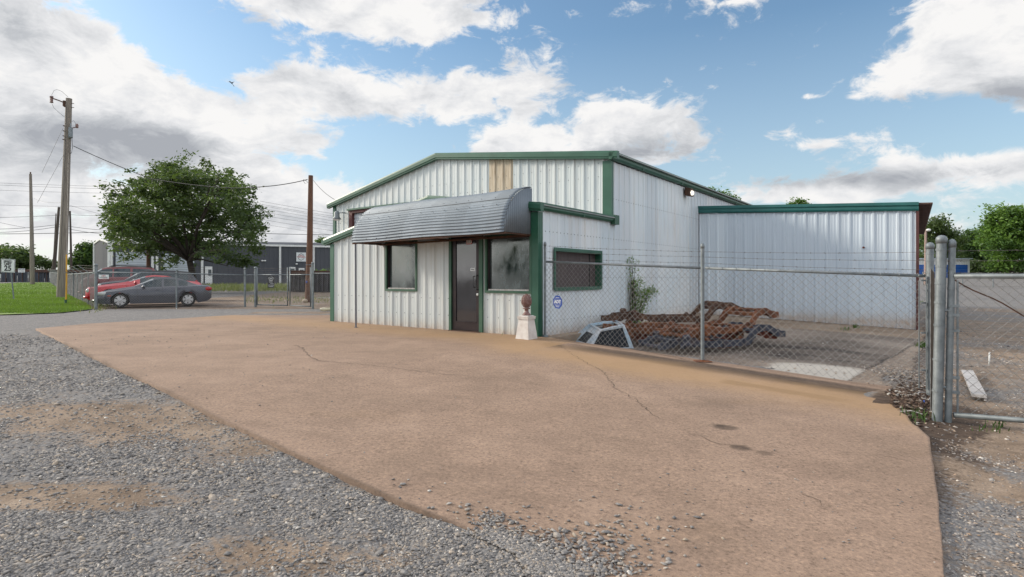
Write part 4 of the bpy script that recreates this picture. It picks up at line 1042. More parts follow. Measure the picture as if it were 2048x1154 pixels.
# short return panel toward the gate post
Pg = Vector(((1874-CX)/F*6.26, 6.26, -.285))
post(Pg, 1.92, .049, NF, bands=(.28, .62, 1.0, 1.25, 1.46, 1.65, 1.83), name='gate_post', lean=Vector((.05, 0, 0)))
m_ = link_mesh(Pc+Vector((.02, -.05, 0)), Pg+Vector((-.02, .07, 0)), 1.56, 1.60, r=.0026); m_.build('wire_mesh', MT['wire'], NF)
mb = MB(); mb.tube([Pc+Vector((-.06, -.02, .05)), Pc+Vector((-.06, -.02, 1.56))], .009, 6); mb.tube([Pc+Vector((-.11, .05, .05)), Pc+Vector((-.11, .05, 1.5))], .007, 6)
for z in (.3, .8, 1.2, 1.5): mb.obox(Pc+Vector((-.06, -.0, z)), (.06, 0, 0), (0, .008, 0), (0, 0, .011))
mb.build('tension_bar', MT['galv'], NF)
# ---- open gate leaf
G = thing('chain_link_gate', 'open chain link gate leaf with thick bottom pipe at the right edge of the yard', 'gate', Vector(((1897-CX)/F*6.22, 6.22, -.27)))
g0 = Vector(((1896-CX)/F*6.22, 6.22, -.28)); gd = Vector((.60, -.27, 0)).normalized(); g1 = g0+gd*3.2
o = post(g0, 1.87, .033, G, name='stile', bands=(.3, .42, .9, 1.1, 1.16, 1.4, 1.62), lean=Vector((.045, 0, 0)))
mb = MB(); mb.tube([g1, g1+Z3*1.87], .036, 14); mb.build('stile', MT['galv'], G, smooth=True)
mb = MB(); mb.tube([g0+gd*.05+Z3*1.545, g1+Z3*1.545], .026, 14); mb.build('top_rail', MT['galv'], G, smooth=True)
mb = MB(); mb.tube([g0+gd*.05+Z3*.035, g1+Z3*.035], .028, 14); mb.build('bottom_rail', MT['galv'], G, smooth=True)
mb = MB(); mb.tube([g0+gd*.085+Z3*.02, g0+gd*.085+Z3*1.5], .010, 8)
for z in (.28, .44, .95, 1.12, 1.22): mb.obox(g0+gd*.05+Z3*z, gd*.05, Vector((-gd.y, gd.x, 0))*.02, Z3*.014)
mb.build('tension_bar', MT['galv'], G)
for z in (.33, 1.17): mb = MB(); mb.tube([Pg+Z3*z, g0+Z3*z], .014, 8); mb.build('hinge', MT['galv'], G)
link_mesh(g0+gd*.07, g1, 1.55, 1.55, cell=.10, r=.0024).build('wire_mesh', MT['wire'], G)
for i, z in enumerate((1.58, 1.71, 1.82)):
    mb = MB(); pts = [g0+gd*.03+Z3*z+(gd*.05*j*1.28)+Z3*(-.006*math.sin(j/50*math.pi)) for j in range(0, 51, 5)]; barbed(mb, pts); mb.obox(g0+gd*.03+Z3*(z), gd*.03, (0, .006, 0), Z3*.008); mb.build('barbed_wire', MT['barb'], G)
mb = MB(); pts = [g0+gd*(.06+i*.08)+Z3*(1.50-.05*i-.012*math.sin(i)) for i in range(16)]; mb.tube(pts, .005, 6); mb.tube([p+Vector((0, 0, .007)) for p in pts], .004, 5); mb.build('brace_wire', MT['rustiron'], G)
# ---- security sign
sgc = PZ(1116.5, 604, Pa.y-.26); dd = (Pb-Pa).normalized(); nn = Vector((dd.y, -dd.x, 0)).normalized()
S = thing('security_sign', 'blue octagonal security sign hung on the chain link beside the green corner', 'sign', sgc-Z3*.14)
def octo(mb, c, r, th, rt, n8=8, rot=math.pi/8):
    vs = [c+rt*(r*math.cos(rot+i*math.pi/4))+Z3*(r*1.12*math.sin(rot+i*math.pi/4))+nn*s for s in (-th, th) for i in range(8)]
    mb.add(vs, [tuple(range(8))[::-1], tuple(range(8, 16))]+[(i, (i+1) % 8, 8+(i+1) % 8, 8+i) for i in range(8)])
mb = MB(); octo(mb, sgc+nn*.02, .13, .003, dd); mb.build('panel', MT['blue'], S)
mb = MB(); c = sgc+nn*.0245
for (a, b, w_, h_) in ((0, .062, .075, .0022), (0, -.058, .075, .0022), (-.073, .002, .0022, .062), (.073, .002, .0022, .062)): mb.obox(c+dd*a+Z3*b, dd*w_, nn*.001, Z3*h_)
for k in range(10):
    mb.obox(c+dd*(-.045+k*.01)+Z3*.092, dd*.0035, nn*.001, Z3*.005)
for r_ in range(2):
    for k in range(12-r_*3): mb.obox(c+dd*(-.052+k*.0095+r_*.014)+Z3*(-.08-.02*r_), dd*.0032, nn*.001, Z3*.005)
mb.build('border', MT['signwhite'], S)
text('ADT', .088, c+Z3*.002, dd, Z3, MT['signwhite'], S, 'lettering', .001, bold=.004)
mb = MB(); mb.tube([sgc+nn*.02+Z3*.14, sgc-nn*.01+Z3*.165], .005, 6); mb.build('clip', MT['black'], S)
# ================================================================== RUSTY TRUCK FRAMES
def chassis(name, label, c, yaw, Lf, Wd, mat, z0, tilt=0.0, roll=0.0, flip=False, seed=0, kick=.28):
    r = random.Random(seed); T0 = thing(name, label, 'truck frame', c, 'rusted truck frames piled in the yard')
    Rm = Matrix.Translation(Vector(c)+Z3*z0) @ Matrix.Rotation(yaw, 4, 'Z') @ Matrix.Rotation(tilt, 4, 'Y') @ Matrix.Rotation(roll, 4, 'X')
    sg = -1 if flip else 1
    # rail profile along x (from -Lf/2 to Lf/2): front horn, front kick, flat centre, rear arch over the axle, tail
    prof = [(-.50, .02), (-.45, .03), (-.40, .22), (-.35, .30), (-.27, .28), (-.20, .06), (-.12, 0), (.10, 0), (.17, .04), (.23, .80), (.28, 1.0), (.35, 1.0), (.40, .70), (.45, .48), (.50, .46)]
    wprof = [(-.5, .36), (-.38, .36), (-.24, .42), (-.1, .5), (.15, .5), (.25, .44), (.5, .44)]
    def RP(x, side, dz=0): 
        z = float(np.interp(x, [p[0] for p in prof], [p[1] for p in prof]))*kick
        y = float(np.interp(x, [p[0] for p in wprof], [p[1] for p in wprof]))*Wd*side
        return Rm @ Vector((x*Lf, y, sg*(z+dz)))
    up = (Rm.to_3x3() @ Z3)
    for s in (-1, 1):
        mb = MB(); mb.sweep([RP(p[0], s) for p in prof], [(-.035, -.065), (.035, -.065), (.035, .065), (-.035, .065)], up=up)
        # flanges
        for q in (-.42, -.3, -.05, .12, .27, .42): 
            a = RP(q, s); b = RP(q+.02, s); mb.sweep([a, b], [(-.05, -.08), (.05, -.08), (.05, .08), (-.05, .08)], up=up)
        for k in range(4):
            q = r.uniform(-.42, .45); a = RP(q, s); mb.bar([a, a+up*r.uniform(-.16, .14)+Vector((r.uniform(-.08, .08), r.uniform(-.08, .08), 0))], .06, .03)
        mb.build('side_rail', mat, T0)
    for q, w in ((-.48, .07), (-.36, .12), (-.2, .06), (-.05, .08), (.08, .05), (.24, .09), (.34, .06), (.47, .08)):
        mb = MB(); a = RP(q, -1); b = RP(q, 1); m = (a+b)/2+up*r.uniform(-.05, .03)
        if w > .07: mb.bar([a, a.lerp(m, .6), b.lerp(m, .6), b], w, .07, up=up)
        else: mb.tube([a, m, b], w*.55, 8)
        mb.build('crossmember', mat, T0)
    for q, s in ((-.33, -1), (-.33, 1)):
        mb = MB(); a = RP(q, s); o = Rm.to_3x3() @ Vector((0, s*.12, 0)); mb.lathe(a+o-up*.1, [(.09, 0), (.10, .05), (.07, .12), (.09, .2), (.05, .24)], 12, axis=up)
        mb.bar([a+up*.02, a+o*1.6-up*.1+Rm.to_3x3() @ Vector((.18, 0, 0))], .06, .04, up=up); mb.bar([a-up*.02, a+o*1.6-up*.1-Rm.to_3x3() @ Vector((.18, 0, 0))], .06, .04, up=up)
        mb.build('spring_mount', mat, T0)
    return T0
yz0 = lambda x, y: yard_z(x, y)
def cc(px, Y): 
    x = (px-CX)/F*Y; return Vector((x, Y, yard_z(x, Y)))
chassis('truck_chassis', 'dark blue-black truck frame at the bottom right of the rusty pile, nearest the fence', cc(1425, 12.0), math.radians(24), 3.3, .88, MT['rust_c'], .14, seed=1, kick=.28)
chassis('truck_chassis', 'red-brown truck frame lying lowest in the middle of the rusty pile', cc(1385, 12.9), math.radians(-6), 3.4, .9, MT['rust_d'], .10, seed=2, kick=.26)
chassis('truck_chassis', 'brown arched truck frame on top at the back of the pile, by the sapling', cc(1350, 13.8), math.radians(5), 3.5, .85, MT['rust_b'], .50, seed=3, kick=.32, tilt=-.01)
chassis('truck_chassis', 'orange rusted truck frame on top, its raised end pointing right toward the shed', cc(1440, 12.5), math.radians(33), 3.15, .85, MT['rust_a'], .40, seed=4, kick=.26, tilt=-.075)
chassis('truck_chassis', 'orange-brown truck frame in the left middle of the pile behind the silver cab shell', cc(1345, 12.6), math.radians(-17), 3.0, .8, MT['rust_a'], .34, seed=5, kick=.22, flip=True, roll=.08, tilt=.05)
# ================================================================== CAB SHELL
cs0 = PZ(1200, 690, 12.3); cs0.z = -.24
K = thing('truck_cab_shell', 'silver-blue cut-off truck cab roof lying tilted on the yard floor behind the fence', 'cab shell', cs0)
tA, tB, tC, tD = PZ(1200, 661, 12.0), PZ(1179, 649.5, 13.0), PZ(1247, 651, 12.2), PZ(1233, 642.5, 13.3)
def low(px, Y, z=-.25): return Vector(((px-CX)/F*Y, Y, z))
bA, bB, bC, bD = low(1176, 11.75), low(1134, 12.9), low(1266, 11.95), low(1258, 13.2)
def face_ring(mb, q, m0, m1, th=.02, mid=None):
    """ring panel inside quad q (4 corners) with opening inset fractions"""
    a, b, c, d = q; P = lambda s, t: a.lerp(b, s).lerp(d.lerp(c, s), t)
    I = [P(m0, m1), P(1-m0, m1), P(1-m0, 1-m1), P(m0, 1-m1)]; O = [a, b, c, d]
    nrm = (b-a).cross(d-a).normalized()*th
    for i in range(4):
        j = (i+1) % 4; mb.add([O[i], O[j], I[j], I[i], O[i]-nrm, O[j]-nrm, I[j]-nrm, I[i]-nrm], [(0, 1, 2, 3), (4, 7, 6, 5), (0, 4, 5, 1), (2, 6, 7, 3)])
    return [p-nrm*.6 for p in I]
mb = MB(); i1 = face_ring(mb, [bB, bA, tA, tB], .27, .27)
i2 = face_ring(mb, [tA, tC, tD, tB], .12, .13)
i3 = face_ring(mb, [bA, bC, tC, tA], .06, .07)
face_ring(mb, [bC, bD, tD, tC], .1, .14); face_ring(mb, [bD, bB, tB, tD], .1, .14)
for a, b in ((tA, tB), (tA, tC), (tC, tD), (tB, tD), (bA, tA), (bB, tB), (bC, tC), (bD, tD)):
    mb.tube([a+(b-a)*.0, a.lerp(b, .5)+Z3*.012, b], .022, 8)
mb.build('body', MT['p_silver'], K, smooth=True, autos=35)
mb = MB(); mb.quad(*i1); wn = mb.build('window', MT['glass_black'], K)
mb = MB(); mb.tube(i1+[i1[0]], .014, 6); mb.build('seal', MT['black'], wn)
mb = MB(); mb.quad(*[p-Z3*.05 for p in i2]); mb.build('opening_shade', MT['black'], K)  # black sheet standing in for the shaded inside of the roof opening
mb = MB(); mb.quad(*i3); mb.build('window', MT['glass_black'], K)
# small bits: board, stake
bp_ = gp(1945, 775); 
mb = MB(); q0 = gp(1935, 748); q1 = gp(1958, 797); d = (q1-q0).normalized(); sd = Vector((-d.y, d.x, 0)).normalized()
cx_ = (q0+q1)/2+Z3*.04; mb.obox(cx_, d*((q1-q0).length/2+.05), sd*.075, Z3*.018); mb.obox(cx_-Z3*.03+sd*.06, d*((q1-q0).length/2+.03), sd*.012, Z3*.03)
mb.build('wooden_board', MT['board'], None, label='weathered white board lying on the gravel behind the gate', cat='board')
mb = MB(); q = gp(1978, 727); mb.tube([q-Z3*.05, q+Vector((.01, 0, .20))], .013, 8); mb.ball(q+Vector((.01, 0, .2)), .016, .016, .012); mb.build('marker_stake', MT['white'], None, smooth=True, label='short white stake poking up from the gravel lot behind the gate', cat='stake')
mb = MB(); q = gp(1848, 812); mb.tube([q+Z3*.02, q+Vector((.05, .07, .05))], .009, 8); mb.build('blue_bottle_scrap', MT['blue'], None, label='small blue plastic scrap in the soil beside the gate post', cat='litter')
for i, (a, b) in enumerate([((1828, 792), (1850, 786)), ((1852, 815), (1862, 795)), ((1800, 823), (1845, 830))]):
    q0, q1 = gp(*a), gp(*b); mb = MB(); mb.tube([q0+Z3*.0, (q0+q1)/2+Z3*.03, q1+Z3*.01], .006, 5); mb.build('twig', MT['board'], None, label=['pale bent twig lying on the soil heap left of the gate post', 'tan twig leaning against the foot of the gate post', 'long brown twig along the broken concrete edge near the gate'][i], cat='twig', group='twigs by the gate post')

# ================================================================== CARS
def car(name, label, cat, near, yaw, S, ks=1.0, parts=True):
    """local: x from nose (0) to tail (L), y lateral (negative = near side), z up"""
    ca, sa = math.cos(yaw)*ks, math.sin(yaw)*ks; Lc, Wc = S['L'], S['W']
    org = Vector((near[0]-Wc/2*sa, near[1]+Wc/2*ca, near[2])); T0 = thing(name, label, cat, org)
    X = lambda x, y, z: Vector((org[0]+x*ca-y*sa, org[1]+x*sa+y*ca, org[2]+z*ks))
    xs = list(np.arange(0, Lc+.001, Lc/110))
    bel = lambda x: float(np.interp(x, *zip(*S['belt']))); top = lambda x: float(np.interp(x, *zip(*S['top'])))
    plan = lambda x: float(np.interp(x/Lc, [0, .02, .07, .2, .8, .93, .98, 1], [.66, .80, .92, 1, 1, .94, .86, .76]))
    def sec(x):
        b, t = bel(x), max(top(x), bel(x)+.015); h = t-b; hw = Wc/2*plan(x)
        zb = float(np.interp(x/Lc, [0, .04, .12, .88, .96, 1], [.30, .19, .165, .165, .24, .40])); 
        za = zb
        for xw in S['wheels']:
            R = S['wr']+.055
            if abs(x-xw) < R: za = max(za, S['wr']+math.sqrt(R*R-(x-xw)**2)-.02)
        mid = max(.5*(za+b)*.5+.3*b, za+.01)
        g = min(1.0, h/.3)
        pts = [(hw-.22, za if za > zb else zb), (hw-.03, za), (hw-.0, max(mid, za+.005)), (hw-.015, b-.05 if b-.05 > mid else mid+.01), (hw-.05, b), 
               (hw-.07-.02*g, b+h*.06), (hw-.09-.20*g*min(1, h/.42)-.05, b+h*.80), (hw-.16-.24*g*min(1, h/.42), b+h*.95), ((hw-.3)*.6, t-.004-.01*g), (0, t)]
        return pts
    secs = [sec(x) for x in xs]; n = 10; V = []
    for side in (-1, 1):
        for x, s in zip(xs, secs):
            for y, z in s: V.append(X(x, side*y, z))
    m = len(xs); body = MB(); glass = {}; body.v = [tuple(v) for v in V]
    for si, side in enumerate((-1, 1)):
        o = si*m*n
        for i in range(m-1):
            xc = (xs[i]+xs[i+1])/2
            for j in range(n-1):
                f = (o+i*n+j, o+(i+1)*n+j, o+(i+1)*n+j+1, o+i*n+j+1)
                if side == 1: f = f[::-1]
                key = None; h = top(xc)-bel(xc)
                if j == 5:
                    for a, b in S['side']:
                        if a < xc < b and h > .12: key = ('side_window', side, a)
                if j >= 6 or j == 5:
                    if S['wind'][0] < xc < S['wind'][1] and j >= 6: key = ('windscreen', 0, 0)
                    if S['rear'][0] < xc < S['rear'][1] and j >= 6: key = ('rear_window', 0, 0)
                if key: glass.setdefault(key, []).append(f)
                else: body.f.append(f); body.t.append(.5)
    for i in (0, m-1):
        a = [i*n+j for j in range(n)]; b = [m*n+i*n+j for j in range(n)]; f = tuple(a+b[::-1][1:]); body.f.append(f if i else f[::-1]); body.t.append(.5)
    body.build('body', MT[S['paint']], T0, smooth=True, autos=38)
    for k, fs in glass.items():
        g = MB(); ids = sorted({i for f in fs for i in f}); mp = {a: b for b, a in enumerate(ids)}
        g.add([V[i] for i in ids], [tuple(mp[i] for i in f) for f in fs]); g.build(k[0], MT['glass_wind' if k[0] == 'windscreen' and S.get('dusty') else 'glass_car'], T0, smooth=True)
    # wheels
    for xw in S['wheels']:
        for s in (-1, 1):
            c = X(xw, s*(Wc/2-.02), S['wr']); axv = (X(0, s, 0)-X(0, 0, 0)); r = S['wr']*ks
            mb = MB(); mb.lathe(c, [(r*.68, -.2), (r*.97, -.19), (r, -.15), (r, -.03), (r*.96, 0), (r*.70, .0), (r*.66, -.03)], 30, axis=axv); w = mb.build('wheel', MT['tyre'], T0, smooth=True, autos=40)
            mb = MB(); mb.lathe(c, [(r*.70, -.015), (r*.68, .004), (r*.63, .002), (r*.62, -.05), (r*.15, -.06)], 30, axis=axv); mb.build('rim', MT['black'], w); mb = MB(); mb.lathe(c, [(r*.70, -.012), (r*.69, .006), (r*.64, .006), (r*.63, -.012)], 30, axis=axv); mb.f.pop(); mb.f.pop(); mb.t = mb.t[:len(mb.f)]
            A1 = Vector(axv).normalized(); X1 = A1.orthogonal().normalized(); Y1 = A1.cross(X1)
            if S.get('rims', True):
                for k in range(6):
                    a = k*math.pi/3+.3; d = X1*math.cos(a)+Y1*math.sin(a); q = A1.cross(d)
                    mb.add([c+d*r*.08+q*.035-A1*.005, c+d*r*.08-q*.035-A1*.005, c+d*r*.66-q*.065-A1*.008, c+d*r*.66+q*.065-A1*.008, c+d*r*.08+q*.035-A1*.03, c+d*r*.08-q*.035-A1*.03, c+d*r*.66-q*.06-A1*.03, c+d*r*.66+q*.06-A1*.03], [(0, 1, 2, 3), (0, 3, 7, 4), (1, 5, 6, 2), (4, 7, 6, 5)])
                mb.lathe(c, [(.06, -.02), (.055, .0), (.03, .005)], 14, axis=axv)
            mb.build('rim', MT['rim'], w)
    mb = MB()
    mb.add([X(.35, -Wc/2+.26, .28), X(Lc-.35, -Wc/2+.26, .28), X(Lc-.35, Wc/2-.26, .28), X(.35, Wc/2-.26, .28), X(.35, -Wc/2+.26, .62), X(Lc-.35, -Wc/2+.26, .62), X(Lc-.35, Wc/2-.26, .62), X(.35, Wc/2-.26, .62)], [(0, 1, 2, 3), (0, 1, 5, 4), (1, 2, 6, 5), (2, 3, 7, 6), (3, 0, 4, 7)])
    mb.build('underbody', MT['black'], T0)
    dx = (X(1, 0, 0)-X(0, 0, 0)).normalized(); dy = (X(0, 1, 0)-X(0, 0, 0)).normalized()
    for s in (-1, 1):
        mb = MB(); hx, hz, hl, hh = S['head']; y_ = s*(Wc/2*plan(hx)-.07); mb.ball(X(hx, y_, hz), hl, .085, hh, 14, 9, ax=(dx+dy*s*-.28).normalized(), ay=dy, az=Z3); mb.build('headlight', MT['lamp'], T0, smooth=True)
        mb = MB(); tx, tz, tl, th = S['tailp']; y_ = s*(Wc/2*plan(tx)-.06); mb.ball(X(tx, y_, tz), tl, .075, th, 14, 9, ax=dx, ay=dy, az=Z3); mb.build('tail_light', MT['tail'], T0, smooth=True)
        mb = MB(); mx = S['mirror']; zz = bel(mx)+.07; mb.ball(X(mx, s*(Wc/2+.05), zz), .07, .10, .062, 12, 8, ax=dx, ay=dy, az=Z3); mb.tube([X(mx, s*(Wc/2-.1), zz-.05), X(mx, s*(Wc/2+.03), zz-.03)], .02, 6); mb.build('wing_mirror', MT[S['paint']], T0, smooth=True)
    if parts:
        yo = lambda x: -(Wc/2*plan(x)+.002)
        mb = MB()
        for xd in S['doors']:
            mb.tube([X(xd-.02, yo(xd)+.03, bel(xd)-.0), X(xd, yo(xd), .75*bel(xd)), X(xd, yo(xd)-.0, .55), X(xd+.05, yo(xd)+.02, .27)], .006, 5)
        mb.build('door_gap', MT['black'], T0)
        for xd in S['doors'][1:]:
            mb = MB(); mb.tube([X(xd-.30, yo(xd)+.005, bel(xd)-.12), X(xd-.26, yo(xd)-.025, bel(xd)-.115), X(xd-.16, yo(xd)-.025, bel(xd)-.11), X(xd-.12, yo(xd)+.005, bel(xd)-.11)], .012, 6); mb.build('door_handle', MT[S['paint']], T0, smooth=True)
        mb = MB(); mb.tube([X(S['doors'][0]+.05, yo(2)-.004, .52), X(S['doors'][-1]-.1, yo(2)-.004, .54)], .012, 6); mb.build('side_moulding', MT[S['paint']], T0)
        mb = MB(); hw = Wc/2
        for k in range(5): mb.tube([X(-.004+.0*k, -hw*.34, .62-.035*k), X(-.02, 0, .62-.035*k), X(-.004, hw*.34, .62-.035*k)], .012, 6)
        mb.build('grille', MT['rim'], T0)
        mb = MB(); mb.tube([X(.10, -hw*.86, .36), X(-.035, -hw*.6, .33), X(-.05, 0, .33), X(-.035, hw*.6, .33), X(.10, hw*.86, .36)], .06, 8); mb.build('bumper', MT[S['paint']], T0, smooth=True)
        mb = MB(); mb.ball(X(.62, -(hw*plan(.62))+.008, .56), .10, .012, .028, 12, 6, ax=dx, ay=dy); mb.build('side_marker', MT['amber'], T0, smooth=True)
    return T0, X
sed = dict(L=4.92, W=1.84, wr=.335, wheels=[1.03, 3.86], paint='p_grey', dusty=True,
  belt=[(0, .58), (.12, .66), (.5, .74), (1.2, .84), (1.6, .90), (2.5, .94), (3.6, .99), (4.3, 1.02), (4.75, 1.0), (4.92, .86)],
  top=[(0, .60), (.12, .70), (.5, .83), (1.0, .92), (1.52, 1.0), (1.75, 1.11), (2.28, 1.37), (2.5, 1.44), (2.9, 1.475), (3.3, 1.45), (3.62, 1.36), (4.05, 1.16), (4.32, 1.06), (4.7, 1.05), (4.85, 1.02), (4.92, .88)],
  side=[(1.98, 2.72), (2.82, 3.42), (3.46, 3.86)], wind=(1.56, 2.36), rear=(3.66, 4.22), head=(.36, .66, .27, .085), tailp=(4.72, .86, .20, .10), mirror=1.98, doors=[1.72, 2.77, 3.70])
p = PG(187, 23.25); yw = math.radians(31)
c1, CX1 = car('parked_sedan', 'dusty dark grey four-door sedan parked right behind the chain link fence', 'car', p, yw, sed, .87)
mb = MB(); mb.bar([CX1(4.6, -.6, 1.10), CX1(4.72, 0, 1.115), CX1(4.6, .6, 1.10)], .16, .02); mb.build('spoiler', MT['p_grey'], c1)
cp = dict(L=4.75, W=1.85, wr=.34, wheels=[.95, 3.6], paint='p_red', dusty=True,
  belt=[(0, .66), (.1, .74), (.6, .82), (1.4, .90), (2.4, .98), (4.2, 1.0), (4.75, .85)],
  top=[(0, .68), (.1, .79), (.6, .90), (1.4, 1.02), (1.75, 1.10), (2.3, 1.32), (2.7, 1.38), (3.2, 1.34), (4.0, 1.10), (4.6, 1.03), (4.75, .88)],
  side=[(2.1, 3.0), (3.1, 3.6)], wind=(1.7, 2.35), rear=(3.4, 4.05), head=(.12, .64, .10, .10), tailp=(4.66, .8, .1, .1), mirror=1.95, doors=[1.6, 3.0])
p = PG(169, 24.95); p.z += .05; car('parked_coupe', 'bright red coupe half hidden behind the grey sedan', 'car', p, yw, cp, .96)
sv = dict(L=4.9, W=1.9, wr=.36, wheels=[.95, 3.85], paint='p_black', dusty=True,
  belt=[(0, .85), (.1, .95), (.8, 1.05), (1.5, 1.10), (4.7, 1.14), (4.9, 1.0)],
  top=[(0, .87), (.1, 1.0), (.8, 1.12), (1.25, 1.16), (1.9, 1.62), (2.2, 1.70), (3.4, 1.74), (4.3, 1.68), (4.55, 1.60), (4.85, 1.16), (4.9, 1.02)],
  side=[(1.75, 2.5), (2.6, 3.35), (3.45, 4.35)], wind=(1.27, 2.0), rear=(4.5, 4.86), head=(.2, .85, .16, .10), tailp=(4.8, 1.0, .08, .16), mirror=1.75, doors=[1.5, 2.55, 3.4])
p = PG(192, 29.5); sv['dusty'] = True; car('parked_minivan', 'black minivan with pale windscreen parked behind the grey sedan', 'car', p, yw, sv, .95)
rv = dict(sv, paint='p_maroon', L=3.75, wheels=[.75, 2.95], belt=[(0, .80), (.1, .98), (.4, 1.10), (3.6, 1.14), (3.75, 1.0)],
  top=[(0, .82), (.1, 1.03), (.35, 1.17), (.95, 1.64), (1.2, 1.71), (2.2, 1.75), (3.3, 1.70), (3.5, 1.60), (3.7, 1.16), (3.75, 1.02)], side=[(.7, 1.45), (1.55, 2.3), (2.4, 3.3)], wind=(.37, 1.0), rear=(3.4, 3.68), head=(.14, .85, .12, .10), tailp=(3.66, 1.0, .08, .16), mirror=.75, doors=[.6, 1.5, 2.35])
p = PG(157, 31.5)
s_, XS = car('parked_suv', 'maroon SUV with roof rails parked at the far back left of the car row', 'car', p+Z3*.08, yw, rv, 1.04)
mb = MB()
for sd_ in (-1, 1): mb.tube([XS(1.3, sd_*.55, 1.72), XS(1.5, sd_*.56, 1.79), XS(3.1, sd_*.56, 1.77), XS(3.3, sd_*.55, 1.69)], .022, 6)
mb.build('roof_rail', MT['black'], s_)
# ================================================================== LEFT FENCE
LFp = [gp(192, 617.5), gp(353, 616), gp(490, 612.5), gp(511, 612.5)]
LF = thing('chain_link_fence', 'long chain link fence in front of the parked cars, with angled barbed wire arms', 'fence', LFp[0])
hts = [1.72, 1.42, 1.60, 1.64]; rl = [1.46, 1.42, 1.36, 1.36]
for p, h, r_ in zip(LFp, hts, [.055, .03, .045, .055]): post(p, h, r_, LF)
for i in range(3):
    a, b = LFp[i], LFp[i+1]; mb = MB(); mb.tube([a+Z3*rl[i], b+Z3*rl[i+1]], .024, 8); mb.build('top_rail', MT['galv'], LF, smooth=True)
    link_mesh(a, b, rl[i], rl[i+1], cell=.10, r=.0021).build('wire_mesh', MT['wire'], LF)
mb = MB()
for k in range(3): mb.tube([LFp[1]+Z3*(1.5+.1*k), LFp[2]+Z3*(1.45+.08*k), LFp[3]+Z3*(1.45+.08*k)], .004, 4)
mb.build('barbed_wire', MT['barb'], LF)
# run going back to the left with outrigger arms
cur = LFp[0]; far_ = PG(101, 78); nrun = 18; prev = cur
fp_ = [Vector((cur.x+(far_.x-cur.x)*i/nrun, cur.y+(far_.y-cur.y)*i/nrun, 0)) for i in range(nrun+1)]
for q in fp_: q.z = gzf(q.x, q.y)
for i, q in enumerate(fp_[1:]):
    post(q, 1.5, .03, LF, cap=False)
    mb = MB(); mb.tube([q+Z3*1.48, q+Vector((-.26, -.30, 1.80))], .018, 6); mb.build('barb_arm', MT['galv'], LF)
for k in range(3):
    mb = MB(); t = (k+1)/3; mb.tube([fp_[0]+Z3*(1.5+.1*k)]+[q+Vector((-.26*t, -.30*t, 1.48+.32*t)) for q in fp_[1:]], .005, 4); mb.build('barbed_wire', MT['barb'], LF)
mb = MB(); mb.tube([q+Z3*1.46 for q in fp_], .022, 6); mb.build('top_rail', MT['galv'], LF, smooth=True)
link_mesh(fp_[0], fp_[6], 1.46, 1.46, cell=.12, r=.0018).build('wire_mesh', MT['darkwire'], LF)
link_mesh(fp_[6], fp_[-1], 1.46, 1.46, cell=.30, r=.003).build('wire_mesh', MT['darkwire'], LF)
# white sign hung on the fence
sc_ = PZ(207.5, 553.5, LFp[0].y-.05)
S2 = thing('fence_sign', 'small white sign with red lettering on the fence before the maroon SUV', 'sign', sc_-Z3*.09)
mb = MB(); mb.box(sc_, .40, .008, .165); mb.build('panel', MT['signwhite'], S2)
text('J & R', .075, sc_+Vector((0, -.006, .038)), (1, 0, 0), Z3, MT['redink'], S2, bold=.002)
mb = MB()
for k in range(9): mb.box(sc_+Vector((-.15+k*.036, -.006, -.02)), .024, .003, .026)
mb.build('print_line', MT['ink'], S2)
mb = MB()
for k in range(5): mb.box(sc_+Vector((-.02+k*.036, -.006, -.058)), .022, .003, .016)
mb.build('print_line', MT['redink'], S2)
# gate leaves between 511 and 625
GA = [gp(511, 612.5), gp(577.5, 614), gp(623, 616.5)]
def leaf(label, a, b, hz=1.37):
    g = thing('chain_link_gate', label, 'gate', a); d = (b-a).normalized()
    for q in (a+d*.09, b-d*.06): mb = MB(); mb.tube([q+Z3*.05, q+Z3*1.68], .026, 8); mb.build('stile', MT['galv'], g, smooth=True)
    for z in (.07, hz): mb = MB(); mb.tube([a+d*.09+Z3*z, b-d*.06+Z3*z], .022, 8); mb.build('rail', MT['galv'], g, smooth=True)
    link_mesh(a+d*.1, b-d*.06, hz, hz, cell=.09, r=.0024).build('wire_mesh', MT['wire'], g)
    mb = MB()
    for k in range(3): mb.tube([a+d*.09+Z3*(1.46+.09*k), b-d*.06+Z3*(1.46+.09*k)], .004, 4)
    mb.build('barbed_wire', MT['barb'], g); return g
leaf('wide chain link gate leaf carrying the black sign, behind the brown dirt strip', GA[0], GA[1])
leaf('narrow chain link gate leaf in front of the brown pole, left of the office', GA[1], GA[2])
RF = thing('chain_link_fence', 'short chain link fence stub between the gate post and the office wall', 'fence', GA[2])
post(GA[2]+Vector((.05, 0, 0)), 1.80, .05, RF); q2 = Vector((GA[2].x+2.4, GA[2].y+.2, 0)); post(q2, 1.5, .03, RF)
mb = MB(); mb.tube([GA[2]+Z3*1.42, q2+Z3*1.42], .022, 8); mb.build('top_rail', MT['galv'], RF, smooth=True)
link_mesh(GA[2], q2, 1.42, 1.42, cell=.09, r=.0026).build('wire_mesh', MT['wire'], RF)
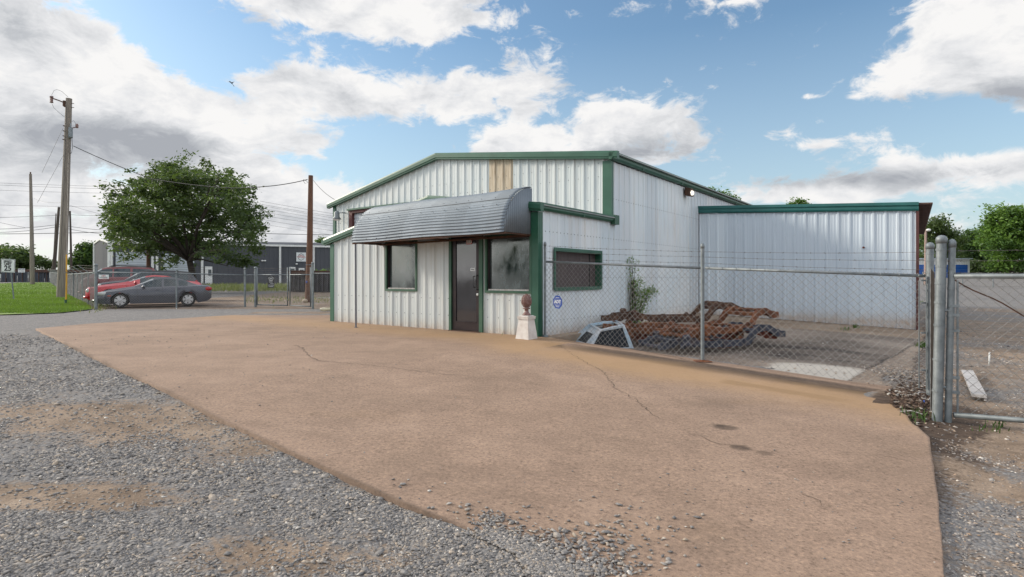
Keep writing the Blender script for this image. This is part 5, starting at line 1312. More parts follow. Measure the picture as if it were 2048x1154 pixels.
# black sign on gate
sb = PZ(542, 564, GA[0].y-.06); S3 = thing('gate_sign', 'black sign with a white oval ring hanging on the chain link gate', 'sign', sb-Z3*.25)
mb = MB(); mb.box(sb, .29, .008, .50); mb.build('panel', MT['signblack'], S3)
mb = MB(); n = 26; mb.tube([sb+Vector((.11*math.cos(2*math.pi*i/n), -.007, .155+.062*math.sin(2*math.pi*i/n))) for i in range(n+1)], .008, 6); mb.box(sb+Vector((0, -.007, .155)), .13, .004, .03); mb.build('emblem', MT['signwhite'], S3)
mb = MB()
for z, x0, x1, h in ((.06, -.08, .07, .032), (.0, -.08, .07, .03), (-.065, -.02, .11, .022), (-.135, -.12, .12, .026), (-.195, -.10, .10, .024)):
    x = x0
    while x < x1: w = random.choice([.014, .02, .024]); mb.box(sb+Vector((x+w/2, -.007, z)), w, .003, h); x += w+.007
mb.build('print_line', MT['signwhite'], S3)
# rolled white hose/bag at the office corner
q = gp(640, 622); mb = MB(); pts = [q+Vector((i*.10, .03*math.sin(i*2), .06+.01*math.sin(i*3))) for i in range(8)]
mb.tube(pts, [.05, .07, .075, .06, .07, .075, .065, .04], 10); MT['cream'] = M('cream_plastic_bag', (.62, .58, .40), (.35, .33, .28), 7, .6, bump=.4, bscale=20); mb.build('plastic_sack', MT['cream'], None, smooth=True, label='cream plastic sack lying on the dirt left of the office corner', cat='sack')
q = gp(615, 604)-Vector((0, .35, 0)); mb = MB(); mb.ball(q+Z3*.08, .14, .11, .10, 9, 6); MT['pale_rock'] = M('pale_rock', (.5, .42, .33), (.35, .28, .2), 5, .9, bump=.5); mb.build('rock', MT['pale_rock'], None, label='pale tan rock at the foot of the brown pole', cat='rock')

# ================================================================== POLES, WIRES
def upole(name, label, bx, by, tx, ty, Y, r0, r1, mat, cat='utility pole', group=None, zb=None):
    b = PZ(bx, by, Y); b.z = gzf(b.x, b.y); t = PZ(tx, ty, Y); T0 = thing(name, label, cat, b, group)
    mb = MB(); mb.tube([b-Z3*.3, b.lerp(t, .5)+Vector((.02, 0, 0)), t], r0, 14, r1); mb.build('shaft', MT[mat], T0, smooth=True, autos=50)
    return T0, b, t
Yp = 35.0
bp0, b, t = upole('utility_pole', 'tall weathered grey utility pole at the corner of the lawn with a small transformer', 122, 595, 138, 197, Yp, .25, .16, 'pole')
def Q(px, py, Y=Yp, dy=0): v = PZ(px, py, Y); v.y += dy; return v
mb = MB(); mb.tube([Q(132, 207), Q(118, 201), Q(106, 197)], .035, 8); mb.box(Q(131, 208), .12, .3, .35); mb.build('bracket_arm', MT['rustiron'], bp0)
mb = MB(); mb.lathe(Q(103, 206), [(.04, 0), (.10, .02), (.10, .05), (.05, .08), (.05, .32), (.10, .35), (.10, .40), (.03, .44)], 10); mb.tube([Q(105.5, 205), Q(105.5, 192)], .02, 6); mb.tube([Q(100.5, 205), Q(100.5, 192)], .02, 6); mb.build('cutout_fuse', MT['terracotta'], bp0)
mb = MB(); mb.lathe(Q(143.5, 277, dy=-.1), [(.02, -.02), (.11, 0), (.115, .1), (.115, .60), (.10, .64), (.04, .68), (.03, .9), (.01, .92)], 14); mb.build('transformer', MT['galv'], bp0, smooth=True)
mb = MB(); mb.tube([Q(145, 256), Q(149, 255), Q(153, 254.5)], .025, 6); mb.lathe(Q(154, 256), [(.05, 0), (.08, .05), (.08, .2), (.04, .26)], 10); mb.build('insulator', MT['terracotta'], bp0)
mb = MB(); mb.tube([Q(103, 190), Q(108, 181), Q(114, 179), Q(124, 183), Q(136, 194)], .009, 5); mb.tube([Q(104, 208), Q(108, 216), Q(118, 225), Q(129, 234)], .009, 5); mb.tube([Q(144, 243), Q(147, 241), Q(150, 245), Q(152, 251)], .009, 5); mb.tube([Q(144, 278), Q(145, 296), Q(143, 306), Q(139, 308)], .014, 5)
mb.tube([Q(139.5, 212, dy=-.25), Q(134, 400, dy=-.29), Q(127, 560, dy=-.31)], .012, 5); mb.build('jumper_wire', MT['cable'], bp0)
mb = MB()
for py in (207, 216, 254, 264, 274, 281): x = 138-(py-197)*.04; mb.tube([Q(x-1, py, dy=-.22), Q(x-1, py, dy=-.32)], .03, 6)
for py in (207, 215): mb.tube([Q(143, py), Q(148, py)], .02, 5)
mb.build('bolt', MT['rustiron'], bp0)
rp, b2, t2 = upole('utility_pole', 'reddish brown wooden pole standing behind the narrow gate leaf', 616.5, 603, 621.5, 351, 29.6, .185, .115, 'polebrown')
mb = MB(); mb.ball(PZ(615.5, 564, 29.6)-Vector((0, .17, 0)), .05, .03, .07); mb.build('blue_mark', MT['blue'], rp)
mb = MB(); mb.bar([PZ(611, 529.5, 29.45), PZ(623, 529.5, 29.45)], .02, .03); mb.tube([PZ(623.5, 529, 29.4), PZ(623.5, 552, 29.4)], .02, 6); mb.build('bracket', MT['galv'], rp)
mb = MB(); mb.tube([PZ(607, 359, 29.5), PZ(613, 362, 29.5), PZ(616, 365, 29.5), PZ(610, 367, 29.5), PZ(607, 362, 29.5)], .012, 5); mb.build('cable_loop', MT['cable'], rp)
upole('utility_pole', 'grey pole standing alone at the back of the lawn before the slate fence', 65, 562, 61, 348, 70, .25, .14, 'pole')
mb = MB(); mb.tube([PZ(61, 349, 70), PZ(61, 344, 70)], .07, 8); mb.build('insulator', MT['rustiron'], bpy.data.objects['utility_pole.002'])
upole('utility_pole', 'dark pole leaning right just left of the tall weathered pole', 105, 556, 118, 414, 82, .26, .15, 'poledark')
upole('utility_pole', 'slim dark rod-like pole leaning beside the dark leaning pole', 104, 548, 112, 427, 84, .07, .06, 'poledark')
upole('utility_pole', 'thin brown pole just right of the tall weathered pole', 143, 556, 140, 422, 88, .17, .12, 'poledark')
upole('utility_pole', 'brown pole rising behind the cars under the left side of the big tree', 295.5, 562, 296.5, 470, 48, .16, .12, 'polebrown')
yp_, b_, t_2 = upole('guy_marker', 'yellow guy wire guard standing by the foot of the tall weathered pole', 131.5, 612, 133, 509, 26.6, .035, .028, 'yellow', cat='wire guard')
mb = MB(); mb.tube([b_-Z3*.05, b_+Z3*.22], .05, 8); mb.build('base_sleeve', MT['green_dark'], yp_)
mb = MB(); a_ = PZ(131.5, 545, 26.55); mb.tube([a_, a_+Z3*.02], .055, 8); mb.build('clamp', MT['galv'], yp_)
def wire(label, pts, sag=0.0, r=.012, name='power_line', n=26):
    P = []
    for a, b in zip(pts[:-1], pts[1:]):
        for i in range(n): s = i/n; P.append(a.lerp(b, s)-Z3*sag*4*s*(1-s))
    P.append(pts[-1]); mb = MB(); mb.tube(P, r, 5)
    return mb.build(name, MT['cable'], None, label=label, cat='wire', group='overhead wires', origin=P[0])
wire('thick black cable sagging from the tall weathered pole to the brown pole', [PZ(147, 292, Yp), PZ(300, 357, 33), PZ(440, 375, 31), PZ(530, 373, 30), PZ(615, 359, 29.6)], .05, .022, n=10)
wire('black cable running down from the brown pole to the building gable', [PZ(627, 361, 29.5), PZ(677, 403, 22.1)], .12, .012)
wire('thin guy wire dropping left from the middle of the tall weathered pole', [PZ(126, 256, Yp), PZ(84, 345, 30)], 0, .008)
wire('thin guy wire running steeply down the left side of the tall weathered pole', [PZ(128, 308, Yp), PZ(75, 405, 30)], 0, .008)
wire('thin guy wire from the tall weathered pole down to the yellow guard', [PZ(137, 300, Yp), PZ(133, 510, 26.6)], 0, .006)
for i, (ya, yb, Y, lab) in enumerate([(363, 391, 95, 'highest of the thin wires crossing the sky behind the poles'), (367, 397, 95, 'second highest thin wire crossing the sky behind the poles'), (378, 402, 95, 'faint wire crossing just under the two highest lines'), (409, 424, 100, 'single wire crossing the middle of the left sky'),
     (470.5, 452, 70, 'lowest thick black cable crossing the left sky above the trees')]):
    ex_ = 700
    wire(lab, [PZ(-120, ya-3, Y), PZ(330, (ya+yb)/2-2, Y), PZ(760, yb+60 if i < 4 else 470, Y*1.25)], 0.2, .02 if i < 4 else .035)
wire('black cable dipping left from the thin brown pole', [PZ(-60, 436, 84), PZ(140, 429, 88)], .1, .025)
wire('cable rising right from the thin brown pole toward the tree', [PZ(140, 429, 88), PZ(260, 422, 95)], .4, .022)
wire('upper black cable running from the left edge past the dark leaning pole', [PZ(-60, 458, 76), PZ(117, 449, 82), PZ(260, 462, 88)], .25, .028)
wire('lower black cable running from the left edge past the dark leaning pole', [PZ(-60, 464, 76), PZ(117, 453, 82), PZ(260, 470, 88)], .35, .028)
wire('thin wire leaving the lone grey pole toward the tall weathered pole', [PZ(68, 397, 70), PZ(122, 405, 60), PZ(260, 440, 90)], .2, .014)
wire('short cable sloping down from the left edge of the sky to the wires', [PZ(-60, 430, 70), PZ(50, 455, 82)], .1, .02)
for (a, b, lab) in [((520, 402), (700, 432), 'thin wire emerging right of the big tree, highest of four'), ((520, 438), (700, 466), 'thin wire emerging right of the big tree, lowest of four'), ((520, 408), (700, 437), 'thin wire emerging right of the big tree, second of four'), ((520, 430), (700, 456), 'thin wire emerging right of the big tree, third of four')]:
    wire(lab, [PZ(*a, 90), PZ(*b, 100)], .1, .02)
# bird
bc = PZ(463, 166, 30); mb = MB(); mb.ball(bc, .10, .03, .028, ax=Vector((.7, 0, -.7)), ay=Vector((0, 1, 0)), az=Vector((.7, 0, .7)))
mb.ball(bc+Vector((-.09, 0, .08)), .03, .025, .025)
for s, dx_, dz_ in ((-1, -.16, .06), (1, .12, .10)):
    mb.add([bc+Vector((-.03, 0, .03)), bc+Vector((.03, 0, -.01)), bc+Vector((dx_, s*.08, dz_)), bc+Vector((-.03, 0, .024)), bc+Vector((.03, 0, -.018)), bc+Vector((dx_, s*.08, dz_-.006))], [(0, 1, 2), (3, 5, 4), (0, 3, 4, 1), (1, 4, 5, 2), (2, 5, 3, 0)])
mb.add([bc+Vector((.05, 0, -.05)), bc+Vector((.15, .02, -.17)), bc+Vector((.12, -.02, -.18)), bc+Vector((.05, .008, -.055))], [(0, 1, 2), (0, 2, 3), (0, 3, 1), (1, 3, 2)])
mb.build('bird', MT['cable'], None, label='small dark bird flying in the sky left of the building', cat='bird', origin=bc)

# ================================================================== SPEED SIGN
sb0 = gp(28, 599); st_ = PZ(19.5, 516, sb0.y); SS = thing('speed_limit_sign', 'white speed limit 25 sign on a leaning post on the lawn', 'sign', sb0)
ld = (st_-sb0).normalized()
mb = MB(); mb.bar([sb0-Z3*.1, st_-ld*.02], .05, .04); mb.build('post', MT['galv'], SS)
cS = PZ(17.5, 531.5, sb0.y)-Vector((0, .05, 0)); rt = Vector((1, 0, -.045)).normalized(); upv = Vector((.045-.02, 0, 1)).normalized(); k = sb0.y/F
mb = MB(); mb.obox(cS, rt*14*k, (0, .006, 0), upv*13.3*k); mb.build('panel', MT['signwhite'], SS)
mb = MB(); w_, h_ = 13*k, 12.3*k
for a, b, c_, d_ in ((0, h_, w_, .008), (0, -h_, w_, .008), (w_, 0, .008, h_), (-w_, 0, .008, h_)): mb.obox(cS+rt*a+upv*b+Vector((0, -.008, 0)), rt*c_, (0, .002, 0), upv*d_)
mb.build('border', MT['ink'], SS)
fo = Vector((0, -.01, 0))
text('SPEED', 6.2*k, cS+upv*8.0*k+fo, rt, upv, MT['ink'], SS, bold=.006); text('LIMIT', 6.0*k, cS+upv*3.1*k+fo, rt, upv, MT['ink'], SS, bold=.006); text('25', 14.5*k, cS-upv*5.5*k+fo, rt, upv, MT['ink'], SS, bold=.014)

# ================================================================== FAR THINGS, LEFT
# slate fence with rusty top
FY = 84; fa = PG(-140, FY); fb = PG(190, FY+4)
WF = thing('panel_fence', 'dark slate panel fence with a rusty brown top behind the lawn', 'fence', fa)
mb = MB(); n = 60
for i in range(n):
    a = fa.lerp(fb, i/n); b = fa.lerp(fb, (i+.94)/n); zt = PZ(0, 543, FY).z; c = (a+b)/2; 
    mb.box(Vector((c.x, c.y+.04*(i % 2), (gzf(c.x, c.y)+zt)/2-.1)), (b-a).length, .06, zt-gzf(c.x, c.y)+.2)
mb.build('panel', MT['slate'], WF)
mb = MB(); zt = PZ(0, 543, FY).z; c = (fa+fb)/2; mb.box(Vector((c.x, c.y+.9, zt+.12)), (fb-fa).length, .9, .42)
for i in range(0, n, 3): p = fa.lerp(fb, i/n); mb.box(Vector((p.x, p.y-.06, zt*.5+.2)), .09, .08, zt+.2)
mb.build('top_beam', MT['rustband'], WF)
sp_ = PZ(43, 541, FY-.4); S4 = thing('fence_notice', 'small white notice fixed to the slate fence behind the speed sign', 'sign', sp_-Z3*.3)
mb = MB(); mb.box(sp_, 1.0, .02, .58); mb.build('panel', MT['signwhite'], S4)
mb = MB(); 
for k in range(8): mb.box(sp_+Vector((-.38+k*.11, -.015, .19)), .07, .008, .10)
for r_ in range(2):
    for k in range(7): mb.box(sp_+Vector((-.33+k*.11, -.015, -.02-r_*.15)), .06, .008, .05)
mb.build('print_line', MT['slate'], S4)
# charcoal building
def ribbed(mb, a, b, z0, z1, pitch=.6, dep=.05):
    Lh = (b-a).length; d = (b-a)/Lh; nr_ = Vector((d.y, -d.x, 0)); k = 0; vs = []; s = 0
    while s < Lh:
        for x, h in ((0, 0), (.38*pitch, 0), (.5*pitch, dep), (.88*pitch, dep)): vs.append((min(s+x, Lh), h))
        s += pitch
    vs.append((Lh, 0)); pts = [a+d*s_+nr_*h for s_, h in vs]
    for p, q in zip(pts[:-1], pts[1:]): mb.quad(Vector((p.x, p.y, z0(p))), Vector((q.x, q.y, z0(q))), Vector((q.x, q.y, z1(q))), Vector((p.x, p.y, z1(p))))
ZW = 5.15; YL, YR = 64.0, 79.0
zl = PZ(0, 484, YL).z; zr = PZ(0, 493.5, YR).z; ev = (zl+zr)/2
wa = Vector(((217-CX)/F*YL, YL, 0)); wb = Vector(((668-CX)/F*YR, YR, 0))
dW = (wb-wa).normalized(); nB = Vector((dW.y, -dW.x, 0)); ge = wa-nB*12+Vector((-.6, 0, 0)); gL = Vector(((189-CX)/F*75, 75, 0))
CB = thing('charcoal_building', 'long charcoal metal building with white trim and rolling doors behind the big tree', 'building', wa)
evz = lambda p: zl+(zr-zl)*((p-wa).dot(dW))/(wb-wa).length
mb = MB(); ribbed(mb, wa, wb, lambda p: gzf(p.x, p.y)-.3, evz); 
pk = wa.lerp(gL, .55); zpk = PZ(0, 477.5, 69).z; zg = PZ(0, 487, 75).z
mb.add([Vector((wa.x, wa.y, -.3)), Vector((gL.x, gL.y, -.3)), Vector((gL.x, gL.y, zg)), Vector((pk.x, pk.y, zpk)), Vector((wa.x, wa.y, zl))], [(0, 4, 3, 2, 1)])
mb.build('wall', MT['charcoal'], CB)
mb = MB(); e2 = wb-nB*14; pkR = (wb+e2)/2
mb.add([Vector((wa.x, wa.y, zl)), Vector((wb.x, wb.y, zr)), Vector((pkR.x, pkR.y, zr+.9)), Vector((pk.x, pk.y, zpk)), Vector((gL.x, gL.y, zg)), Vector((e2.x, e2.y, zr))], [(0, 1, 2, 3), (3, 2, 5, 4)])
mb.build('roof', MT['charcoal'], CB)
on = lambda px: (lambda s: wa+dW*s)(next((s for s in np.arange(0, 60, .02) if (wa+dW*s).x/(wa+dW*s).y*F+CX >= px), 40))
mb = MB(); mb.bar([Vector((wa.x, wa.y, zl))+nB*.12, Vector((wb.x, wb.y, zr))+nB*.12], .22, .24); mb.bar([Vector((gL.x, gL.y, zg)), Vector((pk.x, pk.y, zpk)), Vector((wa.x, wa.y, zl))], .2, .2); mb.build('eave_trim', MT['white'], CB)
for px in (217.5, 223, 305, 314, 404, 559.5, 627):
    q = on(px)+nB*.12; mb = MB(); mb.box(Vector((q.x, q.y, (evz(q)+gzf(q.x, q.y))/2)), .22, .16, evz(q)-gzf(q.x, q.y)); mb.build('downspout', MT['white'], CB)
q = wa.lerp(gL, 1); mb = MB(); mb.box(Vector((q.x, q.y-.05, zg/2)), .2, .2, zg+.3); mb.build('corner_trim', MT['white'], CB)
for (pa, pb, pt) in ((231, 293, 504), (326, 388, 507)):
    a, b = on(pa)+nB*.1, on(pb)+nB*.1; zt = PZ(0, pt, a.y).z; mb = MB(); ns = 14; z0 = gzf(a.x, a.y)-.1
    for k in range(ns):
        h = (zt-z0)/ns; mb.bar([Vector((a.x, a.y, z0+h*(k+.47))), Vector((b.x, b.y, z0+h*(k+.47)))], .1, h*.9)
    mb.build('rollup_door', MT['door_white'], CB)
a, b = on(409.5)+nB*.1, on(424)+nB*.1; zt = PZ(0, 533, a.y).z; z0 = gzf(a.x, a.y)-.1
mb = MB(); mb.bar([Vector((a.x, a.y, (zt+z0)/2)), Vector((b.x, b.y, (zt+z0)/2))], .12, zt-z0); dd_ = mb.build('door', MT['white'], CB)
c = (a+b)/2+nB*.08; mb = MB(); mb.box(Vector((c.x, c.y, z0+(zt-z0)*.68)), .62, .04, .75); mb.build('window', MT['glass_car'], dd_)
for (pa, pb, ya, yb) in ((578, 590, 534, 541), (597, 608, 536, 543)):
    a, b = on(pa)+nB*.1, on(pb)+nB*.1; z1_, z0_ = PZ(0, ya, a.y).z, PZ(0, yb, a.y).z-.35
    mb = MB(); mb.bar([Vector((a.x, a.y, (z1_+z0_)/2)), Vector((b.x, b.y, (z1_+z0_)/2))], .1, z1_-z0_); f = mb.build('window', MT['white'], CB)
    a2, b2_ = a.lerp(b, .15)+nB*.07, a.lerp(b, .85)+nB*.07; mb = MB(); mb.bar([Vector((a2.x, a2.y, (z1_+z0_)/2-.05)), Vector((b2_.x, b2_.y, (z1_+z0_)/2-.05))], .04, (z1_-z0_)*.6); mb.build('pane', MT['glass_car'], f)
for px, py in ((524, 521.5), (529, 521.5), (592, 528)):
    q = on(px)+nB*.25; q.z = PZ(0, py, q.y).z; mb = MB(); mb.ball(q, .16, .12, .1); mb.build('wall_lamp', MT['white'], CB)
# hexagon sign
q = on(601.5)+nB*.12; q.z = PZ(0, 514, q.y).z; HS = thing('hexagon_sign', 'white square sign with a dark hexagon and red lettering on the charcoal building', 'sign', q-Z3*.6)
rr_ = dW; mb = MB(); mb.obox(q, rr_*.62, nB*.02, Z3*.6); mb.build('panel', MT['signwhite'], HS)
hx = [q+nB*.03+rr_*(.42*math.cos(math.radians(90+60*i)))+Z3*(.46*math.sin(math.radians(90+60*i))) for i in range(7)]
mb = MB(); mb.tube(hx, .03, 4); mb.build('emblem', MT['slate'], HS)
mb = MB(); mb.obox(q+nB*.045, rr_*.47, nB*.004, Z3*.09); mb.build('band', MT['signwhite'], HS)
text('WEST BARN', .19, q+nB*.055+Z3*.0, rr_, Z3, MT['redink'], HS, bold=.006)
mb = MB(); mb.tube([q+nB*.035+rr_*a_+Z3*b_ for a_, b_ in ((-.2, .26), (-.05, .16), (.02, .24), (.2, .14))], .035, 5); mb.build('horse_mark', MT['redink'], HS)
# roll-off dumpsters
DA, DB = PZ(579, 580, 47), PZ(668, 583, 46)
for q in (DA, DB): q.z = gzf(q.x, q.y)
DM = thing('rolloff_dumpster', 'long dark steel roll-off dumpster with rusty top rim behind the brown pole', 'dumpster', DA)
zt = PZ(0, 541.5, 47).z; z0 = DA.z+.0; d = (DB-DA).normalized(); mb = MB(); nD = Vector((d.y, -d.x, 0))
mb.obox((DA+DB)/2+Z3*((zt-.2-z0)/2)-nD*1.1, d*((DB-DA).length/2), nD*1.1, Z3*((zt-.2-z0)/2)); mb.build('body', MT['rib'], DM)
mb = MB(); mb.obox((DA+DB)/2+Vector((0, 0, zt-z0-.12))-nD*1.1, d*((DB-DA).length/2+.06), nD*1.2, Z3*.13); mb.build('rim', MT['rustband'], DM)
for k in range(10): q = DA.lerp(DB, (k+.1)/9.3)+nD*.07; mb = MB(); mb.box(q+Z3*((zt-z0)/2-.1), .12, .14, zt-z0-.3); mb.build('rib', MT['rib'], DM)
# curved road strip and litter behind the lot
mb = MB(); 
for s in np.linspace(-37, -17, 24): pass
for i, (px, py, l) in enumerate([(482, 577, .9), (551, 578, 1.0), (591, 578, .6), (630, 597, 2.4), (473, 578, .4)]):
    q = gp(px, py); mb = MB(); mb.bar([q+Z3*.03, q+Vector((l, .1, .03))], .1, .05)
    mb.build('scrap_board', MT['board'], None, label=['pale scrap board on the dirt just right of the grey sedan', 'pale scrap board under the black gate sign', 'small pale scrap piece right of the black gate sign', 'long pale board on the dirt right of the brown pole', 'tiny pale scrap nearest the grey sedan'][i], cat='board', group='scrap boards in the lot')
q = gp(605, 578); mb = MB(); mb.tube([q+Z3*.35, q+Vector((.12, 0, .18)), q+Vector((.2, 0, .02)), q+Vector((.45, 0, .03))], .045, 6); mb.build('bent_pipe', MT['white'], None, label='white bent pipe on the ground left of the brown pole', cat='pipe', smooth=True)

# ================================================================== FAR THINGS, RIGHT
YB = 88; a = PG(1800, YB); SBd = thing('storage_building', 'low white storage building with bright blue doors behind the gate', 'building', PG(1836, YB))
z0 = PZ(0, 557.5, YB).z; zt = PZ(0, 518, YB).z; x0, x1 = (1800-CX)/F*YB, (1939.5-CX)/F*YB
mb = MB(); mb.box(Vector(((x0+x1)/2, YB+3, (z0+zt)/2)), x1-x0, 6, zt-z0)
k = x0
while k < x1: mb.box(Vector((k, YB-.03, PZ(0, 524, YB).z)), .06, .08, PZ(0, 518, YB).z-PZ(0, 530, YB).z); k += .35
mb.build('wall', MT['white'], SBd)
mb = MB(); mb.box(Vector(((x0+x1)/2, YB+2.9, zt+.05)), x1-x0+.4, 6.6, .12); mb.build('roof', MT['wall_annex'], SBd)
for pa, pb in ((1804, 1829), (1833.5, 1853.5), (1856.5, 1876), (1880, 1905), (1911, 1934)):
    xa, xb = (pa-CX)/F*YB, (pb-CX)/F*YB; zd = PZ(0, 529.5, YB).z; mb = MB()
    for k in range(9): h = (zd-z0)/9; mb.box(Vector(((xa+xb)/2, YB-.08, z0+h*(k+.5))), xb-xa, .1, h*.93)
    mb.build('rollup_door', MT['storage_blue'], SBd)
MT['pinkpole'] = M('pale_pink_pole', (.36, .27, .23), (.28, .2, .17), 3, .9, stretch=(4, 4, .5))
lp, lb_, lt_ = upole('light_pole', 'pale wooden light pole with a white lamp behind the shed corner', 1850.5, 575, 1851.5, 458, 62, .16, .11, 'pinkpole', cat='light pole')
mb = MB(); mb.tube([PZ(1851.5, 461, 62), PZ(1856, 459.5, 61.8)], .04, 6); mb.build('arm', MT['galv'], lp)
mb = MB(); mb.ball(PZ(1857, 460, 61.8), .22, .22, .15); mb.build('lamp', MT['white'], lp, smooth=True)
# low fence across the far lot
FF = thing('chain_link_fence', 'distant low chain link fence across the far gravel lot behind the gate', 'fence', PG(1900, 60))
fpts = [PG(px, 60-(px-1840)*.02) for px in (1846, 1925, 1986, 2060, 2140)]
for q in fpts[:]: post(q, 1.45, .05, FF, cap=False)
mb = MB(); mb.tube([q+Z3*1.4 for q in fpts], .03, 5); mb.build('top_rail', MT['galv'], FF)
mb = MB(); mb.tube([q+Z3*.15 for q in fpts], .02, 5); mb.build('bottom_wire', MT['wire'], FF)
for a, b in zip(fpts[:-1], fpts[1:]): link_mesh(a, b, 1.4, 1.4, cell=.22, r=.006).build('wire_mesh', MT['wire'], FF)

# ================================================================== TREES
def tree(name, label, trunk, lobes, mat, n_clump, per, ls, r0=.3, seed=1, group=None, tone0=.45, spread=.32, bark=True, cat='tree', nbr=None, top_bias=.25, gap=0.0, gthr=.22):
    """lobes: (centre Vector, rx, ry, rz)"""
    g = np.random.default_rng(seed); T0 = thing(name, label, cat, trunk, group); rr = random.Random(seed)
    vol = np.array([l[1]*l[2]+l[2]*l[3] for l in lobes]); vol = vol/vol.sum()
    which = g.choice(len(lobes), n_clump, p=vol)
    C = np.array([tuple(l[0]) for l in lobes])[which]; R = np.array([l[1:4] for l in lobes])[which]
    d = g.normal(size=(n_clump, 3)); d /= np.linalg.norm(d, axis=1)[:, None]
    rad = g.random(n_clump)**.45
    rad = rad*(1+.10*g.normal(size=n_clump))
    cc_ = C+d*R*rad[:, None]
    if gap:
        q = vnoise(cc_[:, 0]*gap+seed, cc_[:, 2]*gap, seed); keep = q > gthr; cc_, d, rad, which, R = cc_[keep], d[keep], rad[keep], which[keep], R[keep]
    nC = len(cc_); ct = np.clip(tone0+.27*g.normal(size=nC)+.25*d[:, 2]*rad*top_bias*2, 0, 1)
    P = np.repeat(cc_, per, 0); n = len(P); sp = spread*np.repeat(g.uniform(.6, 1.4, nC), per)[:, None]
    off = g.normal(size=(n, 3))*sp; off[:, 2] *= .55; P = P+off
    s = ls*g.uniform(.55, 1.3, n)
    a = g.normal(size=(n, 3)); a[:, 2] *= .6; a /= np.linalg.norm(a, axis=1)[:, None]
    b = g.normal(size=(n, 3)); b -= a*(a*b).sum(1)[:, None]; b /= np.linalg.norm(b, axis=1)[:, None]
    V = np.stack([P-a*s[:, None], P+b*s[:, None]*.42, P+a*s[:, None], P-b*s[:, None]*.42], 1).reshape(-1, 3)
    tn = np.clip(np.repeat(ct, per)+.12*g.normal(size=n), 0, 1)
    o = np_obj('crown', V, np.arange(4*n).reshape(-1, 4), mat, T0, tone={'tone': tn})
    if bark:
        mb = MB(); tk = Vector(trunk); ctr = sum((Vector(l[0]) for l in lobes), Vector())/len(lobes); fork = tk.lerp(Vector((ctr.x, ctr.y, tk.z+(ctr.z-tk.z)*.62)), .7)
        mb.tube([tk-Z3*.3, tk+Z3*.15, tk.lerp(fork, .5)+Vector((rr.uniform(-.1, .1), 0, 0)), fork], [r0*1.35, r0*1.05, r0*.9, r0*.8], 12)
        L_ = list(lobes); rr.shuffle(L_)
        for l in L_[:nbr or 14]:
            e = Vector(l[0]); m1 = fork.lerp(e, .4)+Vector((rr.uniform(-.3, .3), rr.uniform(-.3, .3), rr.uniform(.0, .5)))*r0*3
            rb = r0*rr.uniform(.28, .5); mb.tube([fork-Z3*.2, fork.lerp(m1, .5), m1, m1.lerp(e, .6), e], [rb*1.3, rb, rb*.75, rb*.5, rb*.25], 7)
            for _ in range(4):
                e2 = e+Vector((rr.uniform(-1, 1)*l[1], rr.uniform(-1, 1)*l[2], rr.uniform(-.6, 1)*l[3]))*.75; s0 = m1.lerp(e, rr.uniform(.3, 1)); mb.tube([s0, s0.lerp(e2, .5)+Z3*.1, e2], [rb*.4, rb*.25, rb*.1], 5)
        mb.build('trunk', MT['bark'], T0, smooth=True)
    return T0, o
def LB_(px, py, rp, Y, dy=0, ry=None, rz=None):
    c = PZ(px, py, Y+dy); k = (Y+dy)/F; return (c, rp*k, (ry or rp)*k, (rz or rp*.85)*k)
Yt = 45.0; r_ = random.Random(3)
lob = []
for (px, py, rp) in [(340, 352, 44), (404, 345, 40), (368, 390, 62), (462, 372, 38), (300, 385, 42), (240, 375, 30), (440, 405, 50), (498, 432, 36), (250, 430, 42), (318, 440, 55), (395, 450, 60), (470, 462, 46), (236, 470, 32), (222, 415, 22), (305, 362, 46), (400, 358, 56), (462, 395, 60), (345, 345, 40), (262, 405, 55), (285, 455, 60), (470, 425, 58), (350, 370, 55), (430, 375, 50), (250, 455, 45), (490, 465, 42),
                     (290, 490, 38), (350, 500, 40), (440, 505, 42), (500, 492, 26), (518, 500, 18), (250, 500, 26), (330, 520, 24), (455, 532, 30), (372, 400, 60), (524, 446, 14), (345, 470, 50), (410, 490, 34), (490, 520, 20)]:
    lob.append(LB_(px, py, rp, Yt, r_.uniform(-3, 3)))
    if rp > 40: lob.append(LB_(px+r_.uniform(-10, 10), py+r_.uniform(-5, 15), rp*.8, Yt, r_.choice([-4.5, 4.5])))
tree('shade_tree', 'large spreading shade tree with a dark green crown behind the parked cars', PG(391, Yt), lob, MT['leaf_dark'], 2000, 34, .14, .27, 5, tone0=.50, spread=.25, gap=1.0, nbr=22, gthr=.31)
# reflected tree behind the camera's left, seen in the office windows
lob = [(Vector((-36+dx_, 1.2+dy_, z_)), r1, r1, r1*.8) for dx_, dy_, z_, r1 in ((0, 0, 3.3, 1.2), (1, 1, 2.8, 1.0), (-1, -1.2, 2.7, 1.1), (.5, 1.8, 2.3, .9), (-.5, 0, 2.1, 1.3), (0, -2.1, 2.0, .8))]
tree('shade_tree', 'dark tree across the road, seen only as a reflection in the office window glass', Vector((-36, 1.2, 0)), lob, MT['leaf_dark'], 900, 18, .13, .15, 15, spread=.22)
